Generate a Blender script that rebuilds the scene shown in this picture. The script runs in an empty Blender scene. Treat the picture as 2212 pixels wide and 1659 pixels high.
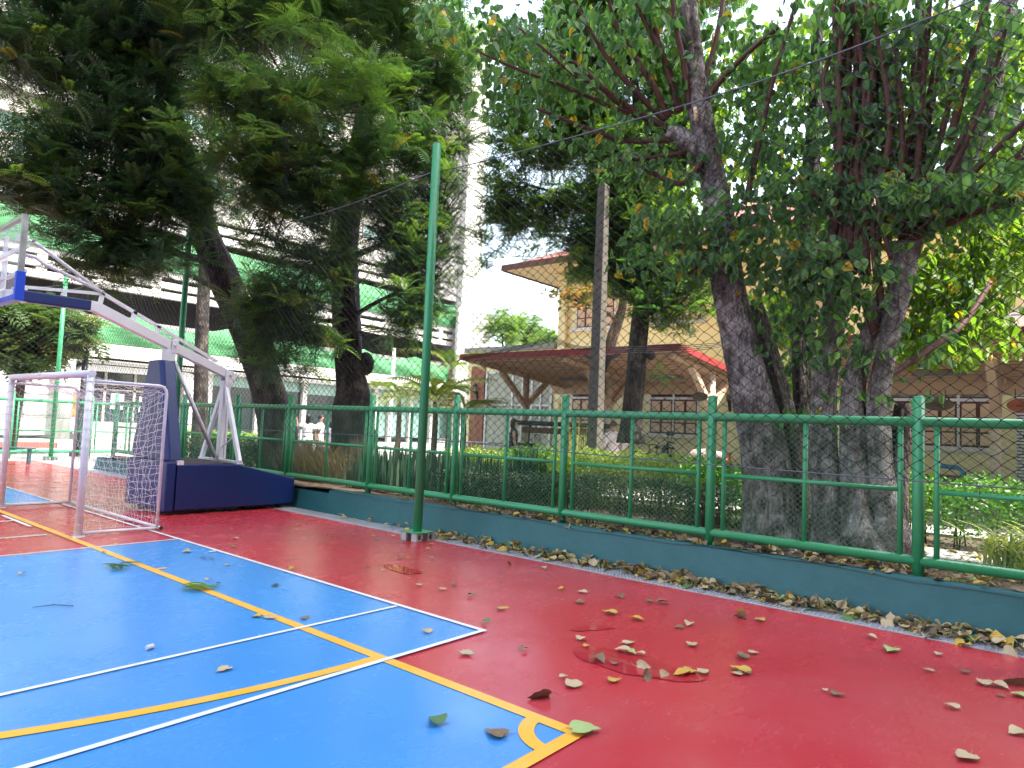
import bpy, math, random
import numpy as np
from mathutils import Vector, Matrix
rnd = random.Random(7)
nr = np.random.default_rng(11)
C = bpy.context.scene.collection
rad = math.radians

# ------------------------------------------------------------------ camera
CAM_H = 1.6
scene = bpy.context.scene
CAM_R = Matrix(((0.6390, -0.0763, -0.7654), (-0.7680, -0.0083, -0.6404), (0.0425, 0.9971, -0.0640)))
cam_data = bpy.data.cameras.new("camera")
cam = bpy.data.objects.new("camera", cam_data)
C.objects.link(cam)
cam_data.sensor_width = 36.0
cam_data.lens = 24.0
cam_data.clip_start = 0.05
cam_data.clip_end = 1000
M4 = CAM_R.to_4x4(); M4.translation = (0, 0, CAM_H)
cam.matrix_world = M4
scene.camera = cam
FPX, WPX, HPX = 2667 / 1.8083, 1106.0, 829.5      # photo measured at 2212 px wide

def ray(px, py):
    return CAM_R @ Vector(((px - WPX) / FPX, -(py - HPX) / FPX, -1.0))
def at(px, py, d):
    r = ray(px, py); t = d / math.hypot(r.x, r.y)
    return Vector((r.x * t, r.y * t, CAM_H + r.z * t))
def gnd(px, py, z=0.0):
    r = ray(px, py); t = (z - CAM_H) / r.z
    return Vector((r.x * t, r.y * t, z))
def at_x(px, py, x):
    r = ray(px, py); t = x / r.x
    return Vector((x, r.y * t, CAM_H + r.z * t))

# ------------------------------------------------------------------ light
SUN_EL = 58.0
world = bpy.data.worlds.new("World"); scene.world = world; world.use_nodes = True
wn = world.node_tree.nodes; wl = world.node_tree.links
bg = wn['Background']
sky = wn.new('ShaderNodeTexSky'); sky.sky_type = 'NISHITA'; sky.sun_disc = False
sky.sun_elevation = rad(SUN_EL); sky.sun_rotation = rad(171); sky.air_density = 1.0; sky.dust_density = 3.0; sky.ozone_density = 1.0
hsv = wn.new('ShaderNodeHueSaturation'); hsv.inputs['Saturation'].default_value = 0.65
wl.new(sky.outputs[0], hsv.inputs['Color']); wl.new(hsv.outputs[0], bg.inputs[0]); bg.inputs[1].default_value = 0.15
sun_d = bpy.data.lights.new("sun", 'SUN'); sun_d.energy = 2.0; sun_d.angle = rad(0.6); sun_d.color = (1.0, 0.94, 0.84)
sun = bpy.data.objects.new("sun", sun_d); C.objects.link(sun)
sdir = Vector((0.08, -math.cos(rad(SUN_EL)), math.sin(rad(SUN_EL))))
sun.rotation_euler = sdir.to_track_quat('Z', 'Y').to_euler()
vs = scene.view_settings
vs.view_transform = 'Standard'; vs.look = 'None'; vs.gamma = 1.0; vs.exposure = 2.7
vs.use_curve_mapping = False
scene.cycles.max_bounces = 8; scene.cycles.diffuse_bounces = 4; scene.cycles.glossy_bounces = 3
scene.cycles.transparent_max_bounces = 16; scene.cycles.transmission_bounces = 4
scene.cycles.use_denoising = True

# ------------------------------------------------------------------ materials
MATS = {}
def nodes(name):
    m = bpy.data.materials.new(name); m.use_nodes = True
    return m, m.node_tree.nodes, m.node_tree.links, m.node_tree.nodes['Principled BSDF']

def mat(name, col, rough=0.5, metal=0.0, col2=None, scale=6.0, bump=0.0, bscale=40.0, rough2=None, coat=0.0,
        stretch=None, contrast=(0.35, 0.65), spec=None, detail=5.0, bdist=0.02):
    if name in MATS: return MATS[name]
    m, n, l, b = nodes(name)
    b.inputs['Base Color'].default_value = (*col, 1); b.inputs['Roughness'].default_value = rough
    b.inputs['Metallic'].default_value = metal
    if coat: b.inputs['Coat Weight'].default_value = coat; b.inputs['Coat Roughness'].default_value = 0.08
    if spec is not None: b.inputs['Specular IOR Level'].default_value = spec
    tc = n.new('ShaderNodeTexCoord'); vec = tc.outputs['Object']
    if stretch:
        mp = n.new('ShaderNodeMapping'); mp.inputs['Scale'].default_value = stretch
        l.new(vec, mp.inputs[0]); vec = mp.outputs[0]
    if col2 or rough2 is not None:
        t = n.new('ShaderNodeTexNoise'); t.inputs['Scale'].default_value = scale; t.inputs['Detail'].default_value = detail
        t.inputs['Roughness'].default_value = 0.65
        l.new(vec, t.inputs['Vector'])
        mr = n.new('ShaderNodeMapRange'); mr.inputs[1].default_value = contrast[0]; mr.inputs[2].default_value = contrast[1]
        l.new(t.outputs[0], mr.inputs[0])
        if col2:
            mx = n.new('ShaderNodeMix'); mx.data_type = 'RGBA'
            mx.inputs[6].default_value = (*col, 1); mx.inputs[7].default_value = (*col2, 1)
            l.new(mr.outputs[0], mx.inputs[0]); l.new(mx.outputs[2], b.inputs['Base Color'])
        if rough2 is not None:
            mq = n.new('ShaderNodeMapRange'); mq.inputs[3].default_value = rough; mq.inputs[4].default_value = rough2
            l.new(mr.outputs[0], mq.inputs[0]); l.new(mq.outputs[0], b.inputs['Roughness'])
    if bump:
        t2 = n.new('ShaderNodeTexNoise'); t2.inputs['Scale'].default_value = bscale; t2.inputs['Detail'].default_value = 4
        l.new(vec, t2.inputs['Vector'])
        bp = n.new('ShaderNodeBump'); bp.inputs['Strength'].default_value = bump; bp.inputs['Distance'].default_value = bdist
        l.new(t2.outputs[0], bp.inputs['Height']); l.new(bp.outputs[0], b.inputs['Normal'])
    MATS[name] = m
    return m

def court_mat(name, col, dust, dcol, rough=0.22):
    """painted floor: slow colour drift, streaky dust smears, fine scuffs, uneven gloss"""
    m, n, l, b = nodes(name)
    tc = n.new('ShaderNodeTexCoord'); v = tc.outputs['Object']
    def noise(sc, det, st=None, rgh=0.6, dist=0.0):
        t = n.new('ShaderNodeTexNoise'); t.inputs['Scale'].default_value = sc; t.inputs['Detail'].default_value = det
        t.inputs['Roughness'].default_value = rgh; t.inputs['Distortion'].default_value = dist
        if st:
            mp = n.new('ShaderNodeMapping'); mp.inputs['Scale'].default_value = st; mp.inputs['Rotation'].default_value = (0, 0, rad(25))
            l.new(v, mp.inputs[0]); l.new(mp.outputs[0], t.inputs['Vector'])
        else: l.new(v, t.inputs['Vector'])
        return t.outputs[0]
    def rng(x, a, c, lo=0.0, hi=1.0):
        mr = n.new('ShaderNodeMapRange'); mr.inputs[1].default_value = a; mr.inputs[2].default_value = c
        mr.inputs[3].default_value = lo; mr.inputs[4].default_value = hi; l.new(x, mr.inputs[0]); return mr.outputs[0]
    def math_(op, a, c):
        q = n.new('ShaderNodeMath'); q.operation = op; l.new(a, q.inputs[0])
        if isinstance(c, float): q.inputs[1].default_value = c
        else: l.new(c, q.inputs[1])
        return q.outputs[0]
    def mix(f, a, c):
        mx = n.new('ShaderNodeMix'); mx.data_type = 'RGBA'; l.new(f, mx.inputs[0])
        if isinstance(a, tuple): mx.inputs[6].default_value = (*a, 1)
        else: l.new(a, mx.inputs[6])
        mx.inputs[7].default_value = (*c, 1); return mx.outputs[2]
    slow = rng(noise(0.7, 3), 0.35, 0.7)
    smear = math_('MULTIPLY', rng(noise(5, 8, (1.0, 3.2, 1), 0.7, 1.2), 0.56, 0.74), rng(noise(0.9, 2), 0.42, 0.65))
    specks = rng(noise(60, 2), 0.76, 0.79)
    c = mix(math_('MULTIPLY', slow, 0.5), col, tuple(x * 0.82 for x in col))
    c = mix(math_('MULTIPLY', rng(noise(0.35, 6, None, 0.7, 0.8), 0.45, 0.72), dust * 0.9), c, dcol)
    c = mix(math_('MULTIPLY', smear, dust), c, dcol)
    c = mix(math_('MULTIPLY', specks, dust * 1.2), c, dcol)
    l.new(c, b.inputs['Base Color'])
    r = math_('ADD', rng(noise(2.2, 5), 0.3, 0.7, rough, rough + 0.10), math_('MULTIPLY', smear, 0.22))
    l.new(r, b.inputs['Roughness'])
    bp = n.new('ShaderNodeBump'); bp.inputs['Strength'].default_value = 0.02; bp.inputs['Distance'].default_value = 0.004
    l.new(noise(3, 2), bp.inputs['Height']); l.new(bp.outputs[0], b.inputs['Normal'])
    MATS[name] = m
    return m

def leaf_mat(name, stops, trans=0.35, rough=0.45, tcol=1.6):
    """foliage: 'tint' (0..1, one value per leaf) picks the leaf's own colour; light also passes through"""
    m, n, l, b = nodes(name)
    a = n.new('ShaderNodeAttribute'); a.attribute_name = 'tint'
    cr = n.new('ShaderNodeValToRGB'); e = cr.color_ramp.elements
    e[0].position, e[0].color = stops[0][0], (*stops[0][1], 1); e[1].position, e[1].color = stops[-1][0], (*stops[-1][1], 1)
    for p, c in stops[1:-1]:
        q = e.new(p); q.color = (*c, 1)
    l.new(a.outputs['Fac'], cr.inputs[0])
    l.new(cr.outputs[0], b.inputs['Base Color']); b.inputs['Roughness'].default_value = rough
    tr = n.new('ShaderNodeBsdfTranslucent')
    hs = n.new('ShaderNodeMix'); hs.data_type = 'RGBA'; hs.blend_type = 'MULTIPLY'; hs.inputs[0].default_value = 1
    hs.inputs[7].default_value = (tcol, tcol * 1.1, tcol * 0.45, 1)
    l.new(cr.outputs[0], hs.inputs[6]); l.new(hs.outputs[2], tr.inputs[0])
    mx = n.new('ShaderNodeMixShader'); mx.inputs[0].default_value = trans
    l.new(b.outputs[0], mx.inputs[1]); l.new(tr.outputs[0], mx.inputs[2])
    l.new(mx.outputs[0], n['Material Output'].inputs[0])
    MATS[name] = m
    return m

def bark_mat(name, dark, mid, light, scale=7.0, stretch=(1, 1, 0.25), patch=(0.5, 0.62), bump=0.9):
    m, n, l, b = nodes(name)
    tc = n.new('ShaderNodeTexCoord'); mp = n.new('ShaderNodeMapping'); mp.inputs['Scale'].default_value = stretch
    l.new(tc.outputs['Object'], mp.inputs[0])
    v = n.new('ShaderNodeTexVoronoi'); v.inputs['Scale'].default_value = scale * 2.2; v.feature = 'DISTANCE_TO_EDGE'
    t = n.new('ShaderNodeTexNoise'); t.inputs['Scale'].default_value = scale; t.inputs['Detail'].default_value = 8; t.inputs['Roughness'].default_value = 0.7
    t.inputs['Distortion'].default_value = 0.6
    t3 = n.new('ShaderNodeTexNoise'); t3.inputs['Scale'].default_value = 2.4; t3.inputs['Detail'].default_value = 6; t3.inputs['Roughness'].default_value = 0.7
    l.new(tc.outputs['Object'], t3.inputs['Vector'])
    for q in (v, t): l.new(mp.outputs[0], q.inputs['Vector'])
    a = n.new('ShaderNodeMapRange'); a.inputs[1].default_value = 0.35; a.inputs[2].default_value = 0.65; l.new(t.outputs[0], a.inputs[0])
    m1 = n.new('ShaderNodeMix'); m1.data_type = 'RGBA'; m1.inputs[6].default_value = (*dark, 1); m1.inputs[7].default_value = (*mid, 1)
    l.new(a.outputs[0], m1.inputs[0])
    p = n.new('ShaderNodeMapRange'); p.inputs[1].default_value = patch[0]; p.inputs[2].default_value = patch[1]; l.new(t3.outputs[0], p.inputs[0])
    pm = n.new('ShaderNodeMath'); pm.operation = 'MULTIPLY'; l.new(p.outputs[0], pm.inputs[0]); l.new(a.outputs[0], pm.inputs[1])
    m2 = n.new('ShaderNodeMix'); m2.data_type = 'RGBA'; m2.inputs[7].default_value = (*light, 1)
    l.new(pm.outputs[0], m2.inputs[0]); l.new(m1.outputs[2], m2.inputs[6]); l.new(m2.outputs[2], b.inputs['Base Color'])
    b.inputs['Roughness'].default_value = 0.85
    ad = n.new('ShaderNodeMath'); ad.operation = 'ADD'; l.new(v.outputs['Distance'], ad.inputs[0]); l.new(t.outputs[0], ad.inputs[1])
    bp = n.new('ShaderNodeBump'); bp.inputs['Strength'].default_value = bump; bp.inputs['Distance'].default_value = 0.05
    l.new(ad.outputs[0], bp.inputs['Height']); l.new(bp.outputs[0], b.inputs['Normal'])
    MATS[name] = m
    return m

def brick_mat(name, c1, c2, mortar, scale, bw=0.5, rh=0.25, ms=0.02, rough=0.8, axis='yz', bump=0.4):
    m, n, l, b = nodes(name)
    tc = n.new('ShaderNodeTexCoord'); sp = n.new('ShaderNodeSeparateXYZ'); cb = n.new('ShaderNodeCombineXYZ')
    l.new(tc.outputs['Object'], sp.inputs[0])
    for i, ax in enumerate(axis): l.new(sp.outputs['XYZ'.index(ax.upper())], cb.inputs[i])
    t = n.new('ShaderNodeTexBrick'); t.inputs['Color1'].default_value = (*c1, 1); t.inputs['Color2'].default_value = (*c2, 1)
    t.inputs['Mortar'].default_value = (*mortar, 1); t.inputs['Scale'].default_value = scale
    t.inputs['Brick Width'].default_value = bw; t.inputs['Row Height'].default_value = rh; t.inputs['Mortar Size'].default_value = ms
    l.new(cb.outputs[0], t.inputs['Vector']); l.new(t.outputs[0], b.inputs['Base Color']); b.inputs['Roughness'].default_value = rough
    bp = n.new('ShaderNodeBump'); bp.inputs['Strength'].default_value = bump; bp.inputs['Distance'].default_value = 0.01; bp.invert = True
    l.new(t.outputs['Fac'], bp.inputs['Height']); l.new(bp.outputs[0], b.inputs['Normal'])
    MATS[name] = m
    return m

def glass_mat(name, tint=(0.9, 0.95, 0.95), alpha=0.25, rough=0.03):
    m, n, l, b = nodes(name)
    b.inputs['Base Color'].default_value = (*tint, 1); b.inputs['Roughness'].default_value = rough
    tr = n.new('ShaderNodeBsdfTransparent'); tr.inputs[0].default_value = (*tint, 1)
    mx = n.new('ShaderNodeMixShader'); mx.inputs[0].default_value = alpha
    l.new(tr.outputs[0], mx.inputs[1]); l.new(b.outputs[0], mx.inputs[2]); l.new(mx.outputs[0], n['Material Output'].inputs[0])
    MATS[name] = m
    return m

RED = court_mat("red_floor_paint", (0.48, 0.036, 0.050), 0.26, (0.55, 0.22, 0.23), 0.20)
BLUE = court_mat("blue_floor_paint", (0.062, 0.275, 0.650), 0.045, (0.25, 0.45, 0.75), 0.20)
WHITE_LINE = mat("white_line_paint", (0.78, 0.80, 0.80), 0.32, col2=(0.66, 0.69, 0.70), scale=3.0, bump=0.05)
YELLOW_LINE = mat("yellow_line_paint", (0.86, 0.42, 0.025), 0.32, col2=(0.80, 0.46, 0.09), scale=3.0, bump=0.05)
GREEN = mat("green_gloss_paint", (0.040, 0.290, 0.118), 0.30, col2=(0.048, 0.320, 0.140), scale=2.5, rough2=0.42, bump=0.12, bscale=25, bdist=0.01)
GREEN_WIRE = mat("green_wire", (0.06, 0.28, 0.15), 0.45)
TEAL = mat("teal_wall_paint", (0.009, 0.094, 0.104), 0.55, col2=(0.014, 0.112, 0.118), scale=2.0, bump=0.3, bscale=7, bdist=0.04)
NAVY = mat("navy_vinyl", (0.004, 0.016, 0.105), 0.38, col2=(0.006, 0.022, 0.125), scale=3, bump=0.12, bscale=30, bdist=0.01)
ROYAL = mat("royal_blue_rubber", (0.006, 0.055, 0.50), 0.35)
WHITE_METAL = mat("white_metal_paint", (0.72, 0.73, 0.78), 0.30, col2=(0.66, 0.67, 0.71), scale=4)
WHITE_CORD = mat("white_cord", (0.72, 0.70, 0.76), 0.7)
BLACK_CORD = mat("black_cord", (0.012, 0.012, 0.016), 0.55)
STEEL = mat("brushed_steel", (0.42, 0.43, 0.43), 0.35, metal=0.9, col2=(0.25, 0.26, 0.26), scale=5)
GREY_PLASTIC = mat("grey_grating", (0.46, 0.47, 0.50), 0.55)
DARK = mat("dark_gap", (0.010, 0.010, 0.010), 0.9)
DARK_METAL = mat("dark_metal", (0.02, 0.022, 0.024), 0.5)
SOIL = mat("dark_soil", (0.055, 0.036, 0.024), 0.95, col2=(0.13, 0.09, 0.06), scale=9, bump=0.9, bscale=30, bdist=0.05)
CONCRETE = mat("pale_concrete", (0.42, 0.41, 0.38), 0.85, col2=(0.27, 0.26, 0.24), scale=1.5, bump=0.2, bscale=30)
POLE_CONC = mat("weathered_concrete", (0.125, 0.11, 0.09), 0.9, col2=(0.08, 0.07, 0.06), scale=4, bump=0.3, bscale=50)
PAVER = brick_mat("grey_pavers", (0.36, 0.35, 0.33), (0.30, 0.29, 0.28), (0.15, 0.14, 0.13), 5.0, 1.0, 0.5, 0.03, 0.85, 'xy')
CREAM = mat("sunlit_white_render", (0.44, 0.425, 0.40), 0.75, col2=(0.38, 0.37, 0.345), scale=0.6)
BEIGE = mat("beige_render", (0.38, 0.35, 0.30), 0.8, col2=(0.33, 0.31, 0.27), scale=0.8)
GREYWALL = mat("grey_render", (0.25, 0.245, 0.235), 0.8, col2=(0.21, 0.205, 0.20), scale=0.8)
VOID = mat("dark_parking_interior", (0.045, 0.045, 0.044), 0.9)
NETGREEN = mat("green_shade_cloth", (0.060, 0.215, 0.085), 0.8, col2=(0.045, 0.165, 0.065), scale=0.7, stretch=(0.4, 1, 2.0), bump=0.5, bscale=1.2, bdist=0.3)
PALEGREEN = mat("pale_green_glass", (0.19, 0.30, 0.26), 0.25, col2=(0.15, 0.25, 0.22), scale=0.4)
WINGLASS = mat("dark_window_glass", (0.02, 0.03, 0.032), 0.08)
GREYGLASS = mat("grey_green_window_glass", (0.20, 0.25, 0.24), 0.12)
YELLOW = mat("yellow_wall_render", (0.80, 0.73, 0.43), 0.85, col2=(0.75, 0.68, 0.40), scale=0.9, bump=0.08)
WHITE_TRIM = mat("white_trim", (0.66, 0.66, 0.67), 0.6, col2=(0.58, 0.58, 0.58), scale=2)
BROWN = mat("brown_timber", (0.12, 0.038, 0.028), 0.5, col2=(0.09, 0.028, 0.022), scale=5, stretch=(1, 1, 0.2))
TANPANEL = mat("tan_shutter_panel", (0.64, 0.48, 0.33), 0.6, col2=(0.58, 0.43, 0.30), scale=4)
REDFASCIA = mat("red_fascia_paint", (0.30, 0.038, 0.040), 0.45, col2=(0.26, 0.034, 0.036), scale=1.2)
ROOFTILE = brick_mat("red_roof_tile", (0.40, 0.10, 0.08), (0.33, 0.075, 0.06), (0.12, 0.03, 0.025), 4.0, 1.0, 0.8, 0.06, 0.6, 'yx')
TANMETAL = mat("tan_steel", (0.62, 0.44, 0.32), 0.55, col2=(0.57, 0.40, 0.29), scale=1.5)
SOFFIT = mat("tan_soffit", (0.68, 0.50, 0.35), 0.65, col2=(0.63, 0.46, 0.32), scale=1.0)
COLUMN = mat("pale_column_paint", (0.55, 0.44, 0.35), 0.55)
BRICK = brick_mat("red_brick", (0.30, 0.10, 0.055), (0.24, 0.075, 0.045), (0.22, 0.15, 0.11), 7.0, 0.9, 0.35, 0.03)
CURTAIN = mat("pale_curtained_glass", (0.40, 0.41, 0.33), 0.2, col2=(0.33, 0.34, 0.28), scale=3, stretch=(1, 2, 0.05))
BARK_DARK = bark_mat("dark_bark", (0.010, 0.008, 0.008), (0.036, 0.027, 0.023), (0.22, 0.18, 0.14), 8, (1, 1, 0.22), (0.48, 0.66), 1.0)
BARK_GREY = bark_mat("grey_lichen_bark", (0.036, 0.027, 0.024), (0.205, 0.168, 0.148), (0.50, 0.46, 0.43), 11, (1, 1, 0.45), (0.44, 0.56), 1.0)
BARK_REAR = bark_mat("shade_toned_rear_bark", (0.018, 0.014, 0.012), (0.055, 0.044, 0.038), (0.14, 0.125, 0.115), 10, (1, 1, 0.4), (0.5, 0.62), 1.0)  # darker bark copy paints shade into the gaps behind the front stems
BARK_MID = bark_mat("brown_bark", (0.03, 0.02, 0.015), (0.09, 0.065, 0.045), (0.16, 0.13, 0.10), 8, (1, 1, 0.2))
SHOOT = mat("red_brown_shoot", (0.105, 0.038, 0.025), 0.7, col2=(0.07, 0.026, 0.018), scale=14, bump=0.2)
CUTWOOD = mat("cut_wood", (0.62, 0.46, 0.28), 0.8)
SKIN = mat("skin", (0.42, 0.24, 0.16), 0.55)
HAIR = mat("black_hair", (0.010, 0.008, 0.008), 0.5)
HAIR_GREY = mat("greying_hair", (0.07, 0.06, 0.055), 0.6)
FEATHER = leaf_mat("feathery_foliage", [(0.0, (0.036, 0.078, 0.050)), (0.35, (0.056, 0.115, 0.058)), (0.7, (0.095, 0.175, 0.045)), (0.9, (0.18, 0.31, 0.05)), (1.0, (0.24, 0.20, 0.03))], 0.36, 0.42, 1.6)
SMALLLEAF = leaf_mat("fine_foliage", [(0.0, (0.030, 0.080, 0.032)), (0.6, (0.075, 0.150, 0.036)), (1.0, (0.18, 0.27, 0.04))], 0.45, 0.5, 2.0)
HEART = leaf_mat("heart_leaf_foliage", [(0.0, (0.046, 0.110, 0.046)), (0.5, (0.092, 0.200, 0.074)), (0.93, (0.18, 0.30, 0.07)), (0.955, (0.42, 0.30, 0.03)), (1.0, (0.50, 0.30, 0.03))], 0.42, 0.5, 1.9)
HEARTSUN = leaf_mat("sun_tinted_heart_leaf_foliage", [(0.0, (0.05, 0.12, 0.03)), (0.93, (0.17, 0.28, 0.04)), (0.955, (0.48, 0.36, 0.03)), (1.0, (0.52, 0.34, 0.03))], 0.5, 0.4)  # lighter copy of the heart leaf material, sunlight put into its colour
FARLEAF = leaf_mat("far_foliage", [(0.0, (0.05, 0.11, 0.025)), (1.0, (0.16, 0.25, 0.05))], 0.35, 0.5)
BROADLEAF = leaf_mat("broad_foliage", [(0.0, (0.03, 0.065, 0.02)), (0.7, (0.09, 0.15, 0.045)), (0.95, (0.18, 0.23, 0.08)), (1.0, (0.42, 0.22, 0.06))], 0.25, 0.35)
ALMOND = leaf_mat("almond_foliage", [(0.0, (0.05, 0.09, 0.02)), (0.5, (0.10, 0.12, 0.02)), (0.65, (0.28, 0.14, 0.03)), (1.0, (0.36, 0.15, 0.04))], 0.35, 0.4)
LIME = leaf_mat("lime_hedge_foliage", [(0.0, (0.05, 0.12, 0.02)), (0.5, (0.17, 0.27, 0.035)), (1.0, (0.36, 0.40, 0.10))], 0.3, 0.4)
BRIGHTGREEN = leaf_mat("bright_green_foliage", [(0.0, (0.04, 0.13, 0.015)), (1.0, (0.12, 0.28, 0.03))], 0.3, 0.4)
DULLSHRUB = leaf_mat("dull_shrub_foliage", [(0.0, (0.012, 0.030, 0.015)), (0.8, (0.032, 0.060, 0.026)), (1.0, (0.07, 0.095, 0.04))], 0.25, 0.5)
SNAKE = leaf_mat("snake_plant_blades", [(0.0, (0.012, 0.035, 0.018)), (0.8, (0.028, 0.060, 0.030)), (1.0, (0.13, 0.17, 0.12))], 0.1, 0.45)
DRYGRASS = leaf_mat("dry_grass_blades", [(0.0, (0.05, 0.038, 0.026)), (0.5, (0.13, 0.088, 0.060)), (1.0, (0.20, 0.11, 0.08))], 0.3, 0.7)
SPIDER = leaf_mat("striped_blades", [(0.0, (0.10, 0.17, 0.03)), (0.5, (0.34, 0.36, 0.08)), (1.0, (0.55, 0.52, 0.20))], 0.3, 0.4)
PALM = leaf_mat("palm_foliage", [(0.0, (0.05, 0.10, 0.02)), (0.7, (0.16, 0.20, 0.05)), (1.0, (0.42, 0.34, 0.05))], 0.3, 0.4)
LEAFDEAD = {}
def dead(kind):
    cs = {'tan': ((0.56, 0.45, 0.27), (0.42, 0.32, 0.19)), 'yellow': ((0.56, 0.40, 0.07), (0.42, 0.27, 0.06)), 'brown': ((0.24, 0.16, 0.09), (0.15, 0.10, 0.06)),
          'green': ((0.075, 0.17, 0.05), (0.10, 0.19, 0.07)), 'pale green': ((0.36, 0.46, 0.17), (0.30, 0.40, 0.14)), 'dark': ((0.05, 0.045, 0.03), (0.09, 0.07, 0.04)), 'gold': ((0.58, 0.33, 0.03), (0.50, 0.30, 0.05))}[kind]
    return mat("fallen_leaf_" + kind.replace(' ', '_'), cs[0], 0.55, col2=cs[1], scale=22, bump=0.3, bscale=60, bdist=0.004)

# ------------------------------------------------------------------ mesh helpers
def tag(o, label=None, cat=None, group=None, kind=None):
    if label: o['label'] = label
    if cat: o['category'] = cat
    if group: o['group'] = group
    if kind: o['kind'] = kind
    return o
def thing(name, label, cat, loc=(0, 0, 0), group=None):
    o = bpy.data.objects.new(name, None); C.objects.link(o); o.location = loc; o.empty_display_size = 0.1
    return tag(o, label, cat, group)
def origin_of(o):
    v = Vector((0, 0, 0))
    while o is not None: v += o.location; o = o.parent
    return v
def link_mesh(name, me, m, parent=None, loc=None):
    o = bpy.data.objects.new(name, me); C.objects.link(o)
    if m is not None: me.materials.append(m)
    if parent is not None: o.parent = parent
    if loc is not None: o.location = loc
    return o
def copy_tree(o, parent=None):
    c = o.copy(); C.objects.link(c)
    if parent is not None: c.parent = parent
    for ch in list(o.children): copy_tree(ch, c)
    return c

def basis(d):
    d = Vector(d).normalized()
    a = Vector((0, 0, 1)) if abs(d.z) < 0.95 else Vector((1, 0, 0))
    u = d.cross(a).normalized(); return u, d.cross(u).normalized(), d

class MB:
    def __init__(s): s.v = []; s.f = []; s.sm = []
    def add(s, v, f, smooth=False):
        n = len(s.v); s.v += [tuple(p) for p in v]; s.f += [tuple(i + n for i in q) for q in f]; s.sm += [smooth] * len(f); return s
    def box(s, c, d, rz=0.0, rot=None):
        c = Vector(c); h = Vector(d) / 2
        R = rot if rot is not None else Matrix.Rotation(rz, 3, 'Z')
        v = [c + R @ Vector((x * h.x, y * h.y, z * h.z)) for x in (-1, 1) for y in (-1, 1) for z in (-1, 1)]
        return s.add(v, [(0, 1, 3, 2), (4, 6, 7, 5), (0, 4, 5, 1), (2, 3, 7, 6), (0, 2, 6, 4), (1, 5, 7, 3)])
    def b2(s, x0, x1, y0, y1, z0, z1): return s.box(((x0 + x1) / 2, (y0 + y1) / 2, (z0 + z1) / 2), (x1 - x0, y1 - y0, z1 - z0))
    def bar(s, p, q, w, h=None, up=(0, 0, 1)):
        p, q = Vector(p), Vector(q); d = q - p; L = d.length; d.normalize(); u = d.cross(Vector(up))
        if u.length < 1e-4: u = d.cross(Vector((1, 0, 0)))
        u.normalize(); n = u.cross(d); R = Matrix((d, u, n)).transposed()
        return s.box((p + q) / 2, (L, w, h or w), rot=R)
    def cyl(s, p, q, r0, r1=None, n=12): return s.tube([p, q], [r0, r0 if r1 is None else r1], n)
    def tube(s, pts, rads, n=8, cap=True, flute=None):
        pts = [Vector(p) for p in pts]
        if not hasattr(rads, '__len__'): rads = [rads] * len(pts)
        v, f = [], []; pu = None
        for i, p in enumerate(pts):
            d = (pts[min(i + 1, len(pts) - 1)] - pts[max(i - 1, 0)]).normalized()
            if pu is None: u, w, _ = basis(d)
            else:
                u = (pu - d * pu.dot(d))
                u = u.normalized() if u.length > 1e-5 else basis(d)[0]
                w = d.cross(u)
            pu = u
            for k in range(n):
                a = 2 * math.pi * k / n; r = rads[i] * (flute(a, i) if flute else 1.0)
                v.append(p + (u * math.cos(a) + w * math.sin(a)) * r)
        for i in range(len(pts) - 1):
            for k in range(n):
                f.append((i * n + k, i * n + (k + 1) % n, (i + 1) * n + (k + 1) % n, (i + 1) * n + k))
        s.add(v, f, True)
        if cap:
            m = len(s.v) - len(v)
            s.f.append(tuple(m + k for k in reversed(range(n)))); s.sm.append(False)
            s.f.append(tuple(m + (len(pts) - 1) * n + k for k in range(n))); s.sm.append(False)
        return s
    def prism(s, poly, a, b, axis='y'):
        """polygon in the plane across `axis`, extruded from a to b along it"""
        def P(p, t): return {'x': (t, p[0], p[1]), 'y': (p[0], t, p[1]), 'z': (p[0], p[1], t)}[axis]
        n = len(poly); v = [P(p, a) for p in poly] + [P(p, b) for p in poly]
        return s.add(v, [tuple(range(n)), tuple(reversed(range(n, 2 * n)))] + [(i, i + n, (i + 1) % n + n, (i + 1) % n) for i in range(n)])
    def sheet(s, poly, z): return s.add([(p[0], p[1], z) for p in poly], [tuple(range(len(poly)))])
    def sphere(s, c, r, nu=12, nv=8, sc=(1, 1, 1)):
        c = Vector(c); v = []; f = []
        for j in range(nv + 1):
            t = math.pi * j / nv
            for i in range(nu):
                a = 2 * math.pi * i / nu
                v.append(c + Vector((math.sin(t) * math.cos(a) * sc[0], math.sin(t) * math.sin(a) * sc[1], math.cos(t) * sc[2])) * r)
        for j in range(nv):
            for i in range(nu): f.append((j * nu + i, (j + 1) * nu + i, (j + 1) * nu + (i + 1) % nu, j * nu + (i + 1) % nu))
        return s.add(v, f, True)
    def build(s, name, m, parent=None, bevel=0.0, loc=None, fix=True):
        me = bpy.data.meshes.new(name)
        off = origin_of(parent) if parent is not None else Vector(loc or (0, 0, 0))
        me.from_pydata([tuple(Vector(p) - off) for p in s.v], [], s.f)
        me.polygons.foreach_set('use_smooth', s.sm)
        if fix:
            import bmesh
            b = bmesh.new(); b.from_mesh(me); bmesh.ops.recalc_face_normals(b, faces=b.faces); b.to_mesh(me); b.free()
        o = link_mesh(name, me, m, parent, None if parent is not None else loc)
        if bevel:
            mod = o.modifiers.new('bevel', 'BEVEL'); mod.width = bevel; mod.segments = 3; mod.limit_method = 'ANGLE'; mod.harden_normals = False
            for p in me.polygons: p.use_smooth = False
        return o

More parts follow.
